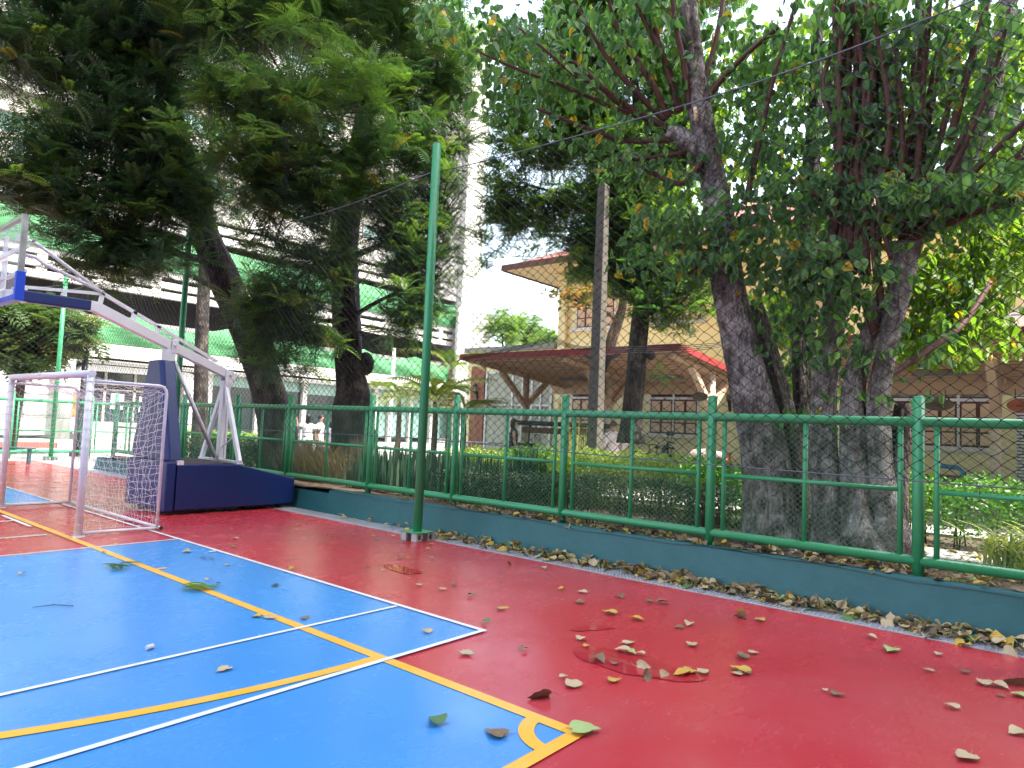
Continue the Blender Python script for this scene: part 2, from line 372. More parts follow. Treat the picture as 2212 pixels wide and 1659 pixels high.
def np_mesh(name, V, F, m, parent=None, tint=None, smooth=False):
    """V (n,3), F (k,4) arrays in world space"""
    off = np.array(origin_of(parent)) if parent is not None else np.zeros(3)
    me = bpy.data.meshes.new(name)
    V = np.asarray(V, np.float32) - off.astype(np.float32); F = np.asarray(F, np.int32)
    k, w = F.shape
    me.vertices.add(len(V)); me.vertices.foreach_set('co', V.ravel())
    me.loops.add(k * w); me.loops.foreach_set('vertex_index', F.ravel())
    me.polygons.add(k); me.polygons.foreach_set('loop_start', np.arange(0, k * w, w, dtype=np.int32))
    me.polygons.foreach_set('loop_total', np.full(k, w, np.int32))
    if smooth: me.polygons.foreach_set('use_smooth', np.ones(k, bool))
    if tint is not None:
        a = me.attributes.new('tint', 'FLOAT', 'POINT'); a.data.foreach_set('value', np.asarray(tint, np.float32).ravel())
    me.update(calc_edges=True)
    return link_mesh(name, me, m, parent)

def struts(P, Q, r, n=3):
    P = np.asarray(P, float); Q = np.asarray(Q, float); d = Q - P; L = np.linalg.norm(d, axis=1, keepdims=True); d = d / np.maximum(L, 1e-9)
    a = np.where(np.abs(d[:, 2:3]) < 0.9, np.array([[0, 0, 1.0]]), np.array([[1.0, 0, 0]]))
    u = np.cross(d, a); u /= np.linalg.norm(u, axis=1, keepdims=True); w = np.cross(d, u)
    ring = []
    for k in range(n):
        t = 2 * math.pi * k / n; ring.append((u * math.cos(t) + w * math.sin(t)) * r)
    ring = np.stack(ring, 1)
    V = np.concatenate([P[:, None] + ring, Q[:, None] + ring], 1).reshape(-1, 3)
    base = np.arange(len(P))[:, None, None] * 2 * n
    q = np.array([[k, (k + 1) % n, n + (k + 1) % n, n + k] for k in range(n)])[None]
    return V, (base + q).reshape(-1, 4)

def place(T, F, pos, X, Z, S, tints=None, S2=None):
    """copies of a template (axis x, normal z) at pos with axis X, normal ~Z, scale S -> V, F, tint"""
    X = X / np.linalg.norm(X, axis=1, keepdims=True)
    Y = np.cross(Z, X); Y /= np.maximum(np.linalg.norm(Y, axis=1, keepdims=True), 1e-6); Zn = np.cross(X, Y)
    sx = S[:, None, None]; sy = sx if S2 is None else S2[:, None, None]
    V = pos[:, None] + T[None, :, 0:1] * X[:, None] * sx + T[None, :, 1:2] * Y[:, None] * sy + T[None, :, 2:3] * Zn[:, None] * sx
    k = len(pos); n = len(T)
    Fo = (np.arange(k)[:, None, None] * n + np.asarray(F)[None]).reshape(-1, np.asarray(F).shape[1])
    t = None if tints is None else np.repeat(tints, n)
    return V.reshape(-1, 3), Fo, t
def merge(parts):
    V, F, T, n = [], [], [], 0
    for v, f, t in parts:
        V.append(v); F.append(f + n); T.append(t); n += len(v)
    return np.concatenate(V), np.concatenate(F), np.concatenate(T)

# leaf templates -------------------------------------------------------------
def t_heart(fold=0.12, droop=0.15):
    mid = [(0, 0), (0.3, 0), (0.6, 0), (0.82, 0), (1.18, 0)]
    side = [(-0.07, 0.2), (0.1, 0.41), (0.38, 0.43), (0.64, 0.26), (0.86, 0.05)]
    V = [(x, 0, -droop * x * x) for x, _ in mid]
    for sgn in (1, -1): V += [(x, sgn * y, fold * y - droop * max(x, 0) ** 2) for x, y in side]
    F = []
    for b in (5, 10):
        F += [(0, b, b + 1, 1), (1, b + 1, b + 2, 2), (2, b + 2, b + 3, 3), (3, b + 3, b + 4, 4)]
    return np.array(V, float), np.array(F)
def t_frond(pairs=10, w=0.047, ln=0.32, ang=58, droop=0.28):
    V, F = [], []
    ca, sa = math.cos(rad(ang)), math.sin(rad(ang))
    def quad(a, b, c, d): n = len(V); V.extend([a, b, c, d]); F.append((n, n + 1, n + 2, n + 3))
    z = lambda x: 0.12 * x - droop * x * x
    for k in range(3):
        x0, x1 = k / 3, (k + 1) / 3; quad((x0, -0.008, z(x0)), (x1, -0.006, z(x1)), (x1, 0.006, z(x1)), (x0, 0.008, z(x0)))
    for k in range(pairs):
        x = 0.12 + 0.86 * k / (pairs - 1); L = ln * math.sin(math.pi * (0.22 + 0.62 * k / (pairs - 1))) ** 0.7
        for s in (1, -1):
            bx, by = x, 0.0; tx, ty = x + L * ca, s * L * sa; mx, my = x + L * 0.55 * ca, s * L * 0.55 * sa
            zz = z(x); 
            V_ = [(bx - w * 0.25 * sa, by + s * w * 0.25 * ca, zz), (mx - w * sa * 0.55, my + s * w * ca * 0.55, zz + 0.015), (tx, ty, zz - 0.10 * L), (mx + w * sa * 0.55, my - s * w * ca * 0.55, zz + 0.015)]
            quad(*V_)
    return np.array(V, float), np.array(F)
def t_oval(w=0.22, fold=0.2, droop=0.15):
    V = [(0, 0, 0), (0.5, 0, -droop * .25), (1, 0, -droop), (0.22, w * .8, fold * w), (0.6, w, fold * w - droop * .3), (0.22, -w * .8, fold * w), (0.6, -w, fold * w - droop * .3)]
    return np.array(V, float), np.array([(0, 3, 4, 1), (1, 4, 2, 2), (0, 1, 6, 5), (1, 2, 2, 6)])
def t_oval4(w=0.22, droop=0.15):
    V = [(0, 0, 0), (0.45, w, 0.05), (1, 0, -droop), (0.45, -w, 0.05)]
    return np.array(V, float), np.array([(0, 1, 2, 3)])
HEART_T = t_heart(); FROND_T = t_frond(); FROND_D = t_frond(10, 0.047, 0.30, 52, 0.62); FROND_S = t_frond(7, 0.095, 0.34, 62, 0.25); OVAL_T = t_oval4()

def rand_dirs(n): 
    v = nr.normal(size=(n, 3)); return v / np.linalg.norm(v, axis=1, keepdims=True)
def blob_points(blobs, dens):
    """points through ellipsoids: blob = (centre, (rx, ry, rz), weight)"""
    out = []
    for c, r, w in blobs:
        n = max(1, int(dens * w * r[0] * r[1] * r[2] * 4.2))
        d = rand_dirs(n) * (nr.random((n, 1)) ** 0.45)
        out.append(np.array(c)[None] + d * np.array(r)[None])
    return np.concatenate(out)
def B(px, py, d, rx, ry, w=1.0, depth=None):
    """an ellipsoid of foliage seen at a photo position, at its own distance and real size"""
    k = d / FPX; ru = rx * k; rv = ry * k
    return (at(px, py, d), (ru if depth is None else depth, ru if depth is None else depth, rv), w)
# ------------------------------------------------------------------ setting: ground, court, markings
def struct(name, mb, m, **k): return tag(mb.build(name, m, **k), kind='structure')
struct("ground", MB().sheet([(-250, -250), (350, -250), (350, 350), (-250, 350)], -0.14), SOIL)
struct("court_floor", MB().b2(-30, 6.70, -25, 24.2, -0.13, 0.0), RED)
blue = MB()
YE, WE, YB, WN, WF = 3.14, 4.11, 2.06, 3.60, 8.82
blue.sheet([(-9, YB), (YE - .05, YB), (YE - .05, WN), (WE - .02, WN), (WE - .02, WF), (-9, WF)], 0.004)
blue.sheet([(1.5, 13.52), (4.10, 13.52), (4.10, 16.9), (1.5, 16.9)], 0.004)
struct("blue_court_field", blue, BLUE, fix=False)
wl_ = MB(); yl_ = MB()
def hline(mb, x0, x1, y, w, z): mb.sheet([(x0, y - w / 2), (x1, y - w / 2), (x1, y + w / 2), (x0, y + w / 2)], z)
def vline(mb, x, y0, y1, w, z): mb.sheet([(x - w / 2, y0), (x + w / 2, y0), (x + w / 2, y1), (x - w / 2, y1)], z)
hline(wl_, -9, 4.115, 3.61, .045, 0.012); hline(wl_, -9, 4.055, 4.595, .04, 0.012); hline(wl_, -9, 4.07, 8.835, .04, 0.012)
vline(wl_, 4.09, 3.635, 16.9, .045, 0.0125)
hline(wl_, 1.5, 4.06, 13.52, .05, 0.012); hline(wl_, 3.98, 4.06, 7.82, .05, 0.012)
hline(wl_, 2.2, 2.99, 11.47, .05, 0.012); hline(wl_, -2, 2.98, 10.02, .05, 0.012); vline(wl_, 3.02, 10.8, 12.1, .05, 0.012)
struct("white_court_line", wl_, WHITE_LINE, fix=False)
YW = .085
vline(yl_, YE - .02, 2.02, 16, YW, 0.008); hline(yl_, -9, YE - .06, 2.06, YW, 0.008); hline(yl_, 3.16, 3.26, 7.27, .06, 0.008)
arc = []
cx, cy, r = 3.12, 2.06, .52
n = 24
def arcstrip(mb, cx, cy, r, a0, a1, w, z, n=24):
    pts = []
    for k in range(n + 1):
        a = a0 + (a1 - a0) * k / n; pts.append((math.cos(a), math.sin(a)))
    for p, q in zip(pts, pts[1:]):
        mb.sheet([(cx + p[0] * (r - w / 2), cy + p[1] * (r - w / 2)), (cx + q[0] * (r - w / 2), cy + q[1] * (r - w / 2)),
                  (cx + q[0] * (r + w / 2), cy + q[1] * (r + w / 2)), (cx + p[0] * (r + w / 2), cy + p[1] * (r + w / 2))], z)
arcstrip(yl_, 3.12, 2.06, .27, rad(92), rad(178), .085, 0.0085)
arcstrip(yl_, 3.12, 9.68, 6.0, rad(269.6), rad(215), .085, 0.0085, 60)
struct("yellow_court_line", yl_, YELLOW_LINE, fix=False)

# puddles: thin films of water on the red floor
m, n_, l_, b_ = nodes("puddle_water")
b_.inputs['Base Color'].default_value = (0.40, 0.028, 0.040, 1); b_.inputs['Roughness'].default_value = 0.015; b_.inputs['Specular IOR Level'].default_value = 0.55
PUD = m
def puddle(pts, z=0.005):
    ring = [gnd(x, y) for x, y in pts]; c = sum(ring, Vector()) / len(ring); out = []
    for i in range(len(ring)):
        a, b2 = ring[i], ring[(i + 1) % len(ring)]; a0 = ring[i - 1]; c0 = ring[(i + 2) % len(ring)]
        for t in (0, .25, .5, .75):
            p = 0.5 * ((2 * a) + (b2 - a0) * t + (2 * a0 - 5 * a + 4 * b2 - c0) * t * t + (3 * a - a0 - 3 * b2 + c0) * t ** 3)
            p += Vector((rnd.uniform(-1, 1), rnd.uniform(-1, 1), 0)) * .008; out.append((p.x, p.y))
    return MB().sheet(out, z)
pq = [(1208, 1392), (1235, 1388), (1290, 1392), (1345, 1402), (1420, 1420), (1475, 1445), (1530, 1462), (1560, 1478), (1510, 1486), (1455, 1480), (1400, 1470), (1340, 1462), (1280, 1440), (1225, 1420)]
pd = [(1375 + (a - 1375) * .82, 1435 + (b - 1435) * .78) for a, b in pq]
struct("puddle", puddle(pd), PUD, fix=False)
struct("puddle", puddle([(828, 1222), (850, 1220), (880, 1226), (912, 1237), (880, 1241), (845, 1232)]), PUD, fix=False)
struct("puddle", puddle([(1232, 1360), (1262, 1353), (1300, 1352), (1330, 1359), (1285, 1362), (1250, 1365)]), PUD, fix=False)

# road and far paving beyond the court's end
struct("road", MB().sheet([(-60, 24.2), (60, 24.2), (60, 48), (-60, 48)], 0.004), CONCRETE, fix=False)
struct("side_paving", MB().sheet([(6.70, 20.80), (14, 20.80), (14, 24.2), (6.70, 24.2)], 0.004), CONCRETE, fix=False)
# raised garden soil behind the low wall
def garden_z(x, y):
    e = max(0.0, min(1.0, (x - 7.25) / 1.1)); return 0.385 - 0.09 * e + 0.018 * math.sin(x * 3.1 + y * 1.7) + 0.012 * math.sin(x * 7.7 - y * 5.3)
gv, gf = [], []
xs = [7.18 + .12 * i for i in range(12)] + [8.7 + .6 * i for i in range(9)] + [15, 18, 24, 34]; ys = [-22 + .4 * i for i in range(107)]
for x in xs:
    for y in ys: gv.append((x, y, garden_z(x, y)))
for i in range(len(xs) - 1):
    for j in range(len(ys) - 1): a = i * len(ys) + j; gf.append((a, a + 1, a + len(ys) + 1, a + len(ys)))
struct("garden_soil", MB().add(gv, gf, True), SOIL, fix=False)
struct("garden_path", MB().b2(9.15, 10.05, -12, 3.2, 0.2, 0.335), PAVER)
struct("walkway", MB().b2(11.6, 18.0, -14, 20.4, 0.2, 0.345), CONCRETE)  # front edge widened behind the hedge to bounce sun under the canopies
gr = []
pos = np.stack([nr.uniform(10.5, 11.6, 9000), nr.uniform(8.5, 20, 9000), np.full(9000, 0.29)], 1)
X = np.stack([nr.normal(0, .35, 9000), nr.normal(0, .35, 9000), np.ones(9000)], 1)
V, F, T = place(OVAL_T[0], OVAL_T[1], pos, X, rand_dirs(9000), nr.uniform(.05, .11, 9000), nr.random(9000), np.full(9000, .03))
tag(np_mesh("grass", V, F, BRIGHTGREEN, tint=T), "short bright lawn grass beyond the shrubs", "grass", kind='stuff')

# ------------------------------------------------------------------ low teal wall
w = MB().prism([(7.08, -.13), (7.20, .395), (7.215, .405), (7.34, .40), (7.36, -.13)], -14, 10.05, 'y')
tag(w.build("low_wall", TEAL, bevel=.012), "low dark teal painted kerb wall holding back the fence's soil strip", "low wall")
w = MB().prism([(7.11, -.13), (7.21, .325), (7.34, .33), (7.36, -.13)], 10.055, 20.75, 'y').b2(7.36, 9.5, 20.55, 20.75, -.13, .30)
tag(w.build("low_wall", TEAL, bevel=.012), "slightly lower teal kerb wall section behind the basketball stand", "low wall")

# ------------------------------------------------------------------ drain gratings
g = MB()
for k in range(6): g.b2(6.735 + .064 * k, 6.741 + .064 * k, 0.0, .985, -.030, .004)
g.b2(6.715, 6.727, 0.0, .985, -.035, .006); g.b2(7.063, 7.075, 0, .985, -.035, .006)
for k in range(24): g.b2(6.727, 7.063, .003 + .0427 * k - .0025, .003 + .0427 * k + .0025, -.026, .002)
g0 = g.build("drain_grating", GREY_PLASTIC, loc=(6.9, 0, 0))
for k in range(-4, 22):
    o = g0 if k == -4 else g0.copy()
    if k != -4: C.objects.link(o)
    o.location = (6.9, k * 1.0 + .02, 0)
    tag(o, "grey square-mesh drain grating laid along the foot of the teal wall", "drain grating", "drain gratings along the low wall")

# ------------------------------------------------------------------ green pipe fence
FX = 7.46
PY = [-4.95, -2.9, -.85, 1.19, 3.24, 5.29, 7.31, 9.33, 11.83, 13.85, 16.3, 18.3, 20.35]
def fence(name, label, pts, zb, group):
    """pts: post feet along a straight run (world xy); zb: ground level the post stands in"""
    root = thing(name, label, "fence", (*pts[0], zb), group)
    a, b = Vector((*pts[0], 0)), Vector((*pts[-1], 0)); d = (b - a).normalized()
    post = MB().cyl((*pts[0], zb - .1), (*pts[0], 2.045), .052, n=20); post.sphere((*pts[0], 2.045), .052, 16, 8, (1, 1, .45))
    p0 = post.build("post", GREEN, root)
    for p in pts[1:]:
        c = p0.copy(); C.objects.link(c); c.location = Vector((p[0] - pts[0][0], p[1] - pts[0][1], 0))
    MB().cyl(a + Vector((0, 0, 1.82)), b + Vector((0, 0, 1.82)), .047, n=18).build("top_rail", GREEN, root)
    MB().cyl(a + Vector((0, 0, zb + .125)), b + Vector((0, 0, zb + .125)), .047, n=18).build("bottom_rail", GREEN, root)
    zlo, zhi = zb + .16, 1.785
    for p, q in zip(pts, pts[1:]):
        p3, q3 = Vector((*p, 0)), Vector((*q, 0)); L = (q3 - p3).length
        fr = MB(); s0, s1 = p3 + d * .15, q3 - d * .15; mid = (p3 + q3) / 2; zm = zb + .78
        for e in (s0, mid, s1): fr.cyl(e + Vector((0, 0, zlo)), e + Vector((0, 0, zhi)), .025, n=12)
        fr.cyl(s0 + Vector((0, 0, zm)), s1 + Vector((0, 0, zm)), .023, n=12)
        fo = fr.build("panel_frame", GREEN, root)
        nrm = Vector((-d.y, d.x, 0)) * .012
        diamond(lambda u, v: p3 + d * (.17 + (L - .34) * u) + nrm + Vector((0, 0, zlo + (zhi - zlo) * v)), int((L - .34) / .034), int((zhi - zlo) / .029), .0020, "chain_link", GREEN_WIRE, fo, jit=.0015, knots=0)
    return root
def diamond(fn, nu, nv, r, name, m, parent, jit=0.0, knots=0.0, slack=0.0, n=3):
    K = {}
    for i in range(nu + 1):
        for j in range(nv + 1):
            if (i + j) % 2 == 0:
                p = np.array(fn(i / nu, j / nv)); K[i, j] = p + nr.normal(0, jit, 3)
    P, Q = [], []
    for (i, j), p in K.items():
        for di in (-1, 1):
            q = K.get((i + di, j + 1))
            if q is None: continue
            if slack:
                mdp = (p + q) / 2 + nr.normal(0, slack, 3); P += [p, mdp]; Q += [mdp, q]
            else: P.append(p); Q.append(q)
    V, F = struts(P, Q, r, n)
    if knots:
        k = np.array(list(K.values())); ax = np.array([[0, 0, 1.0]]) * knots
        V2, F2 = struts(k - ax, k + ax, knots * .8, 4); F = np.concatenate([F, F2 + len(V)]); V = np.concatenate([V, V2])
    return np_mesh(name, V, F, m, parent)
fence("pipe_fence", "green steel pipe fence with chain-link panels standing along the teal wall", [(FX, y) for y in PY], .39, None)
fence("pipe_fence", "farther green chain-link fence closing the court's end behind the football goal", [(x, 25.2) for x in (-4.2, -2.0, .2, 2.4, 4.25, 6.3, 8.5, 10.7)], .10, None)

# ------------------------------------------------------------------ net poles on hollow blocks, and the net
def net_pole(x, y, ztop, label, r=.062, block=True):
    root = thing("net_pole", label, "pole", (x, y, 0), "tall green poles carrying the net")
    MB().cyl((x, y, .12), (x, y, ztop), r, n=24).build("pole", GREEN, root)
    MB().box((x, y, .119), (.33, .33, .012)).build("base_plate", GREEN, root)
    if block:
        for sx in (-1, 1):
            for sy in (-1, 1):
                b = MB()
                c = Vector((x + sx * .105, y + sy * .105, .058)); h = .046
                for dx, dy in ((-h, 0), (h, 0)): b.box(c + Vector((dx, dy, 0)), (.012, .104, .110))
                for dx, dy in ((0, -h), (0, h)):
                    b.box(c + Vector((dx, dy, .043)), (.080, .012, .024)); b.box(c + Vector((dx, dy, -.043)), (.080, .012, .024))
                    for e in (-.034, .034): b.box(c + Vector((dx + e, dy, 0)), (.012, .012, .062))
                b.build("hollow_block", mat("block_concrete", (.40, .40, .39), .85, col2=(.33, .33, .32), scale=9), root)
    else:
        MB().cyl((x, y, 0), (x, y, .115), .2, n=20).build("base_drum", STEEL, root)
    return root
POLES = [(6.53, 7.05, 5.60), (6.72, 15.08, 5.68), (7.15, 24.28, 5.75), (6.40, .12, 5.62)]
net_pole(*POLES[0], "tall green net pole on hollow concrete blocks between drain and court")
net_pole(*POLES[1], "dark green net pole rising behind the basketball stand")
net_pole(*POLES[2], "far green net pole at the court corner seen through the goal")
net_pole(*POLES[3], "green net pole by the frame edge with only its block base showing")
net = thing("safety_net", "black knotted safety net hung between the tall green poles", "net", (6.6, 7.05, 0))
def ropez(t, z0, z1, sag=.16): return z0 + (z1 - z0) * t - sag * 4 * t * (1 - t)
trope = []; brope = []
def net_bay(p, q, zt0, zt1, zb0, zb1, cu=.070, cv=.0575):
    p, q = Vector((*p, 0)), Vector((*q, 0)); L = (q - p).length
    f = lambda u, v: p.lerp(q, u) + Vector((0.03 * math.sin(u * 9 + v * 5), 0.0, ropez(u, zb0, zb1, .02) * (1 - v) + ropez(u, zt0, zt1) * v))
    diamond(f, int(L / cu), int((zt0 - zb0) / cv), .0033, "net_mesh", BLACK_CORD, net, jit=.006, knots=.0075, slack=.004)
    trope.extend([p.lerp(q, k / 14) + Vector((0.03 * math.sin(k / 14 * 9 + 5), 0, ropez(k / 14, zt0, zt1))) for k in range(15)])
    brope.extend([p.lerp(q, k / 14) + Vector((0.03 * math.sin(k / 14 * 9), 0, ropez(k / 14, zb0, zb1, .02))) for k in range(15)])
net_bay((6.54, -1.2), (6.56, .12), 5.32, 5.30, 1.28, 1.30)
net_bay((6.46, .12), (6.60, 7.05), 5.30, 5.24, 1.30, 1.40)
net_bay((6.60, 7.05), (6.79, 15.08), 5.24, 5.40, 1.40, 1.38)
net_bay((6.79, 15.08), (7.22, 24.28), 5.40, 5.30, 1.38, 1.3, .10, .085)
MB().tube(trope, .009, 6).build("top_rope", mat("dark_steel_rope", (.10, .11, .13), .4, metal=.4), net)
RB = MB().tube(brope, .0065, 6)
for p in brope[::2]:
    RB.cyl(p + Vector((0, 0, .02)), p + Vector((rnd.uniform(-.03, .03), rnd.uniform(-.03, .03), -.07)), .004, n=5)
RB.build("bottom_rope", mat("dark_steel_rope", (.10, .11, .13), .4, metal=.4), net)
net2 = thing("safety_net", "black safety net along the far end behind the goal", "net", (7.15, 24.3, 0))
p, q = Vector((7.15, 24.3, 0)), Vector((-4, 24.6, 0))
diamond(lambda u, v: p.lerp(q, u) + Vector((0, 0, 1.3 * (1 - v) + ropez(u, 5.45, 5.4, .9) * v)), 110, 46, .003, "net_mesh", BLACK_CORD, net2, jit=.006)
MB().tube([p.lerp(q, k / 20) + Vector((0, 0, ropez(k / 20, 5.45, 5.4, .9))) for k in range(21)], .010, 6).build("top_rope", BLACK_CORD, net2)
MB().tube([p + Vector((0, 0, 1.3)), q + Vector((0, 0, 1.3))], .008, 6).build("bottom_rope", BLACK_CORD, net2)

# ------------------------------------------------------------------ futsal goal
goal = thing("football_goal", "white five-a-side goal with a loose white net on the yellow goal line", "football goal", (3.24, 11.37, 0))
GX, GY0, GY1, GH, GB = 3.22, 9.68, 13.05, 2.04, 4.17
for y in (GY0, GY1):
    MB().cyl((GX, y, .0), (GX, y, GH), .045, n=24).cyl((GX, y, 0), (GX, y, .012), .075, n=20).build("goal_post", WHITE_METAL, goal)
MB().cyl((GX, GY0 - .045, GH + .02), (GX, GY1 + .045, GH + .02), .045, n=24).build("crossbar", WHITE_METAL, goal)
for y in (GY0, GY1):
    pts = [(GX, y, 1.97), (GB - .10, y, 1.965), (GB - .045, y, 1.95), (GB - .012, y, 1.91), (GB, y, 1.85), (GB, y, .045)]
    MB().tube(pts, .021, 12).build("side_frame", WHITE_METAL, goal)
    MB().tube([(GX, y, .045), (GB + .04, y, .04)], .021, 12).build("ground_tube", WHITE_METAL, goal)
MB().tube([(GB + .03, GY0 - .05, .04), (GB + .03, GY1 + .05, .04)], .021, 12).build("rear_ground_tube", WHITE_METAL, goal)
MB().cyl((GB + .03, GY0 - .05, .04), (GB + .03, GY0 - .075, .04), .023, n=12).build("end_cap", DARK_METAL, goal)
def net_grid(fn, nu, nv, jit, r):
    K = np.zeros((nu + 1, nv + 1, 3))
    for i in range(nu + 1):
        for j in range(nv + 1):
            s = 1.0 if 0 < i < nu and 0 < j < nv else 0.15
            K[i, j] = np.array(fn(i / nu, j / nv)) + nr.normal(0, jit, 3) * s
    P, Q = [], []
    def cord(a, b, k):
        mid = (a + b) / 2 + nr.normal(0, jit * .45, 3); P.extend([a, mid]); Q.extend([mid, b])
    for i in range(nu + 1):
        for j in range(nv + 1):
            if i < nu: cord(K[i, j], K[i + 1, j], 0)
            if j < nv: cord(K[i, j], K[i, j + 1], 1)
    return struts(P, Q, r, 4)
def side_net(y):
    def f(u, v):
        x = GX + .03 + (GB - GX - .05) * u; z = .07 + 1.88 * v
        top = 1.0 - .12 * math.sin(math.pi * u) * v
        return (x + .03 * math.sin(v * 9) * math.sin(math.pi * u), y + .03 * math.sin(7 * u + 5 * v) * math.sin(math.pi * v), z * top + .02)
    return f
def back_net(u, v):
    y = GY0 + (GY1 - GY0) * u; sg = math.sin(math.pi * u)
    if v < .36:
        t = v / .36; x = GX + .02 + (GB - GX - .03) * t; z = GH - .02 - .10 * t - .22 * sg * t - .06 * sg * math.sin(math.pi * t)
    else:
        t = (v - .36) / .64; x = GB - .01 - .16 * sg * math.sin(math.pi * (1 - t) ** .7); z = (GH - .12 - .22 * sg) * (1 - t) + .05 * t
    return (x, y + .02 * math.sin(13 * v), z)
vs_, fs_, n0 = [], [], 0
for fn, a, b_n in ((side_net(GY0), 9, 19), (side_net(GY1), 9, 19), (back_net, 32, 29)):
    v, f = net_grid(fn, a, b_n, .014, .0021); vs_.append(v); fs_.append(f + n0); n0 += len(v)
np_mesh("goal_net", np.concatenate(vs_), np.concatenate(fs_), WHITE_CORD, goal)
lash = MB()
for y in (GY0, GY1):
    for k in range(16):
        z = .12 + k * .12; lash.tube([(GX + .048 * math.cos(a), y + .048 * math.sin(a), z + .012 * math.sin(a * 2) + .05 * a / 6.28) for a in [6.28 * t / 10 for t in range(11)]], .0028, 4)
for k in range(26):
    y = GY0 + .1 + k * .125; lash.tube([(GX + .048 * math.cos(a), y + .05 * a / 6.28, GH + .02 + .048 * math.sin(a)) for a in [6.28 * t / 10 for t in range(11)]], .0028, 4)
for k in range(14):
    z = .15 + k * .125; lash.tube([(GB + .024 * math.cos(a), GY0 + .024 * math.sin(a), z) for a in [6.28 * t / 6 for t in range(7)]], .0028, 4)
lash.build("net_lashing", WHITE_CORD, goal, fix=False)
MB().tube([(GX + .15 + .09 * math.cos(a), GY0 - .03 + .02 * math.sin(3 * a), .11 + .09 * math.sin(a)) for a in [6.28 * t / 16 for t in range(17)]], .003, 4).build("loose_cord", WHITE_CORD, goal)

# ------------------------------------------------------------------ basketball stand
YC = 11.70
bs = thing("basketball_stand", "wheeled basketball stand with navy padded base and white boom arm", "basketball stand", (6.0, YC, 0))
MB().prism([(4.97, .075), (4.97, .80), (5.99, .785), (7.08, .52), (7.08, .075)], 10.95, 12.45, 'y').build("base", NAVY, bs, bevel=.018)
MB().b2(5.02, 5.95, 11.0, 12.4, .7995, .803).build("base_top_mat", mat("debris_mat", (.02, .022, .05), .9, col2=(.14, .10, .07), scale=35, contrast=(.5, .62)), bs)
MB().prism([(10.95, .06), (10.95, .84), (12.45, .84), (12.45, .06)], 4.80, 4.955, 'x').build("front_pad", NAVY, bs, bevel=.03)
v = []
for z, y0, y1 in ((.86, 10.98, 12.40), (2.46, 11.47, 11.95)):
    v += [(4.80, y0 + .06, z), (4.80, y1 - .06, z), (4.86, y1, z), (5.04, y1, z), (5.04, y0, z), (4.86, y0, z)]
col = MB().add(v, [tuple(range(6)), tuple(reversed(range(6, 12)))] + [(i, i + 6, (i + 1) % 6 + 6, (i + 1) % 6) for i in range(6)])
col.build("column_pad", NAVY, bs, bevel=.015)
MB().b2(4.965, 5.06, 10.945, 11.02, .79, .86).build("corner_plate", WHITE_METAL, bs)
MB().b2(4.95, 5.10, 11.60, 11.80, 2.40, 2.66).b2(5.03, 5.13, 11.595, 11.615, 2.60, 2.84).b2(5.03, 5.13, 11.785, 11.805, 2.60, 2.84).build("front_pivot", WHITE_METAL, bs, bevel=.006)
def pin(x, z, y0=11.56, y1=11.84): return MB().cyl((x, y0, z), (x, y1, z), .026, n=16).build("pivot_pin", WHITE_METAL, bs)
pin(5.08, 2.74)
boom = MB().prism([(6.22, 2.34), (6.17, 2.21), (3.83, 3.115), (3.60, 3.125), (3.60, 3.275), (3.89, 3.265)], 11.625, 11.775, 'y')
boom.build("boom", WHITE_METAL, bs, bevel=.008)
MB().prism([(3.79, 3.275), (3.79, 3.115), (2.88, 3.105), (2.88, 3.275)], 11.61, 11.79, 'y').build("boom_pad", NAVY, bs, bevel=.02)
MB().b2(2.70, 2.90, 11.64, 11.76, 3.13, 3.25).build("boom_tip", WHITE_METAL, bs)
tr = MB(); tr.bar((3.95, YC, 3.42), (5.85, YC, 2.545), .05, .05); tr.bar((2.93, YC, 3.325), (3.96, YC, 3.41), .045)
for x, z0, z1 in ((3.93, 3.24, 3.42), (3.42, 3.26, 3.37), (4.42, 3.02, 3.21), (4.80, 2.87, 3.03)): tr.bar((x, YC, z0), (x + .03, YC, z1), .06, .05, up=(0, 1, 0))
tr.build("truss_rod", WHITE_METAL, bs)
for y, z0, zm in ((YC + .06, 4.02, 3.95), (YC - .06, 3.78, 3.70)):
    MB().tube([(2.90, y, z0), (3.02, y, z0 - .005), (3.14, y, zm), (3.96, YC + (y - YC) * .3, 3.43)], .027, 8).build("board_strut", WHITE_METAL, bs)
MB().cyl((3.95, 11.64, 3.43), (3.95, 11.76, 3.43), .02, n=10).cyl((3.0, 11.6, 4.02), (3.0, 11.8, 4.02), .018, n=10).build("strut_bolt", STEEL, bs)
af = MB()
for y0 in (11.02, 12.36): af.bar((6.03, YC + (y0 - YC) * .06, 2.12), (6.03, y0, .82), .09, .06, up=(1, 0, 0))
af.b2(5.98, 6.08, 11.64, 11.76, .82, 2.22); af.b2(5.98, 6.08, 10.99, 12.40, .785, .835); af.b2(6.06, 6.10, 11.62, 11.65, .84, 2.1)
af.bar((6.03, 11.64, 1.05), (6.03, 11.25, 1.25), .02)
af.build("rear_support", WHITE_METAL, bs, bevel=.005)
MB().b2(5.99, 6.13, 11.60, 11.625, 2.12, 2.40).b2(5.99, 6.13, 11.775, 11.80, 2.12, 2.40).b2(5.99, 6.10, 11.60, 11.80, 2.08, 2.16).build("rear_pivot", WHITE_METAL, bs, bevel=.006)
pin(6.09, 2.33)
MB().cyl((5.12, YC, 2.48), (5.95, YC, .86), .036, n=14).build("brace_tube", WHITE_METAL, bs)
for x in (5.05, 6.85):
    for y in (11.1, 12.3): MB().cyl((x, y - .03, .045), (x, y + .03, .045), .045, n=14).build("caster", DARK_METAL, bs)
bb = MB(); BX = 2.66; by0, by1, bz0, bz1 = 10.80, 12.60, 3.03, 4.17
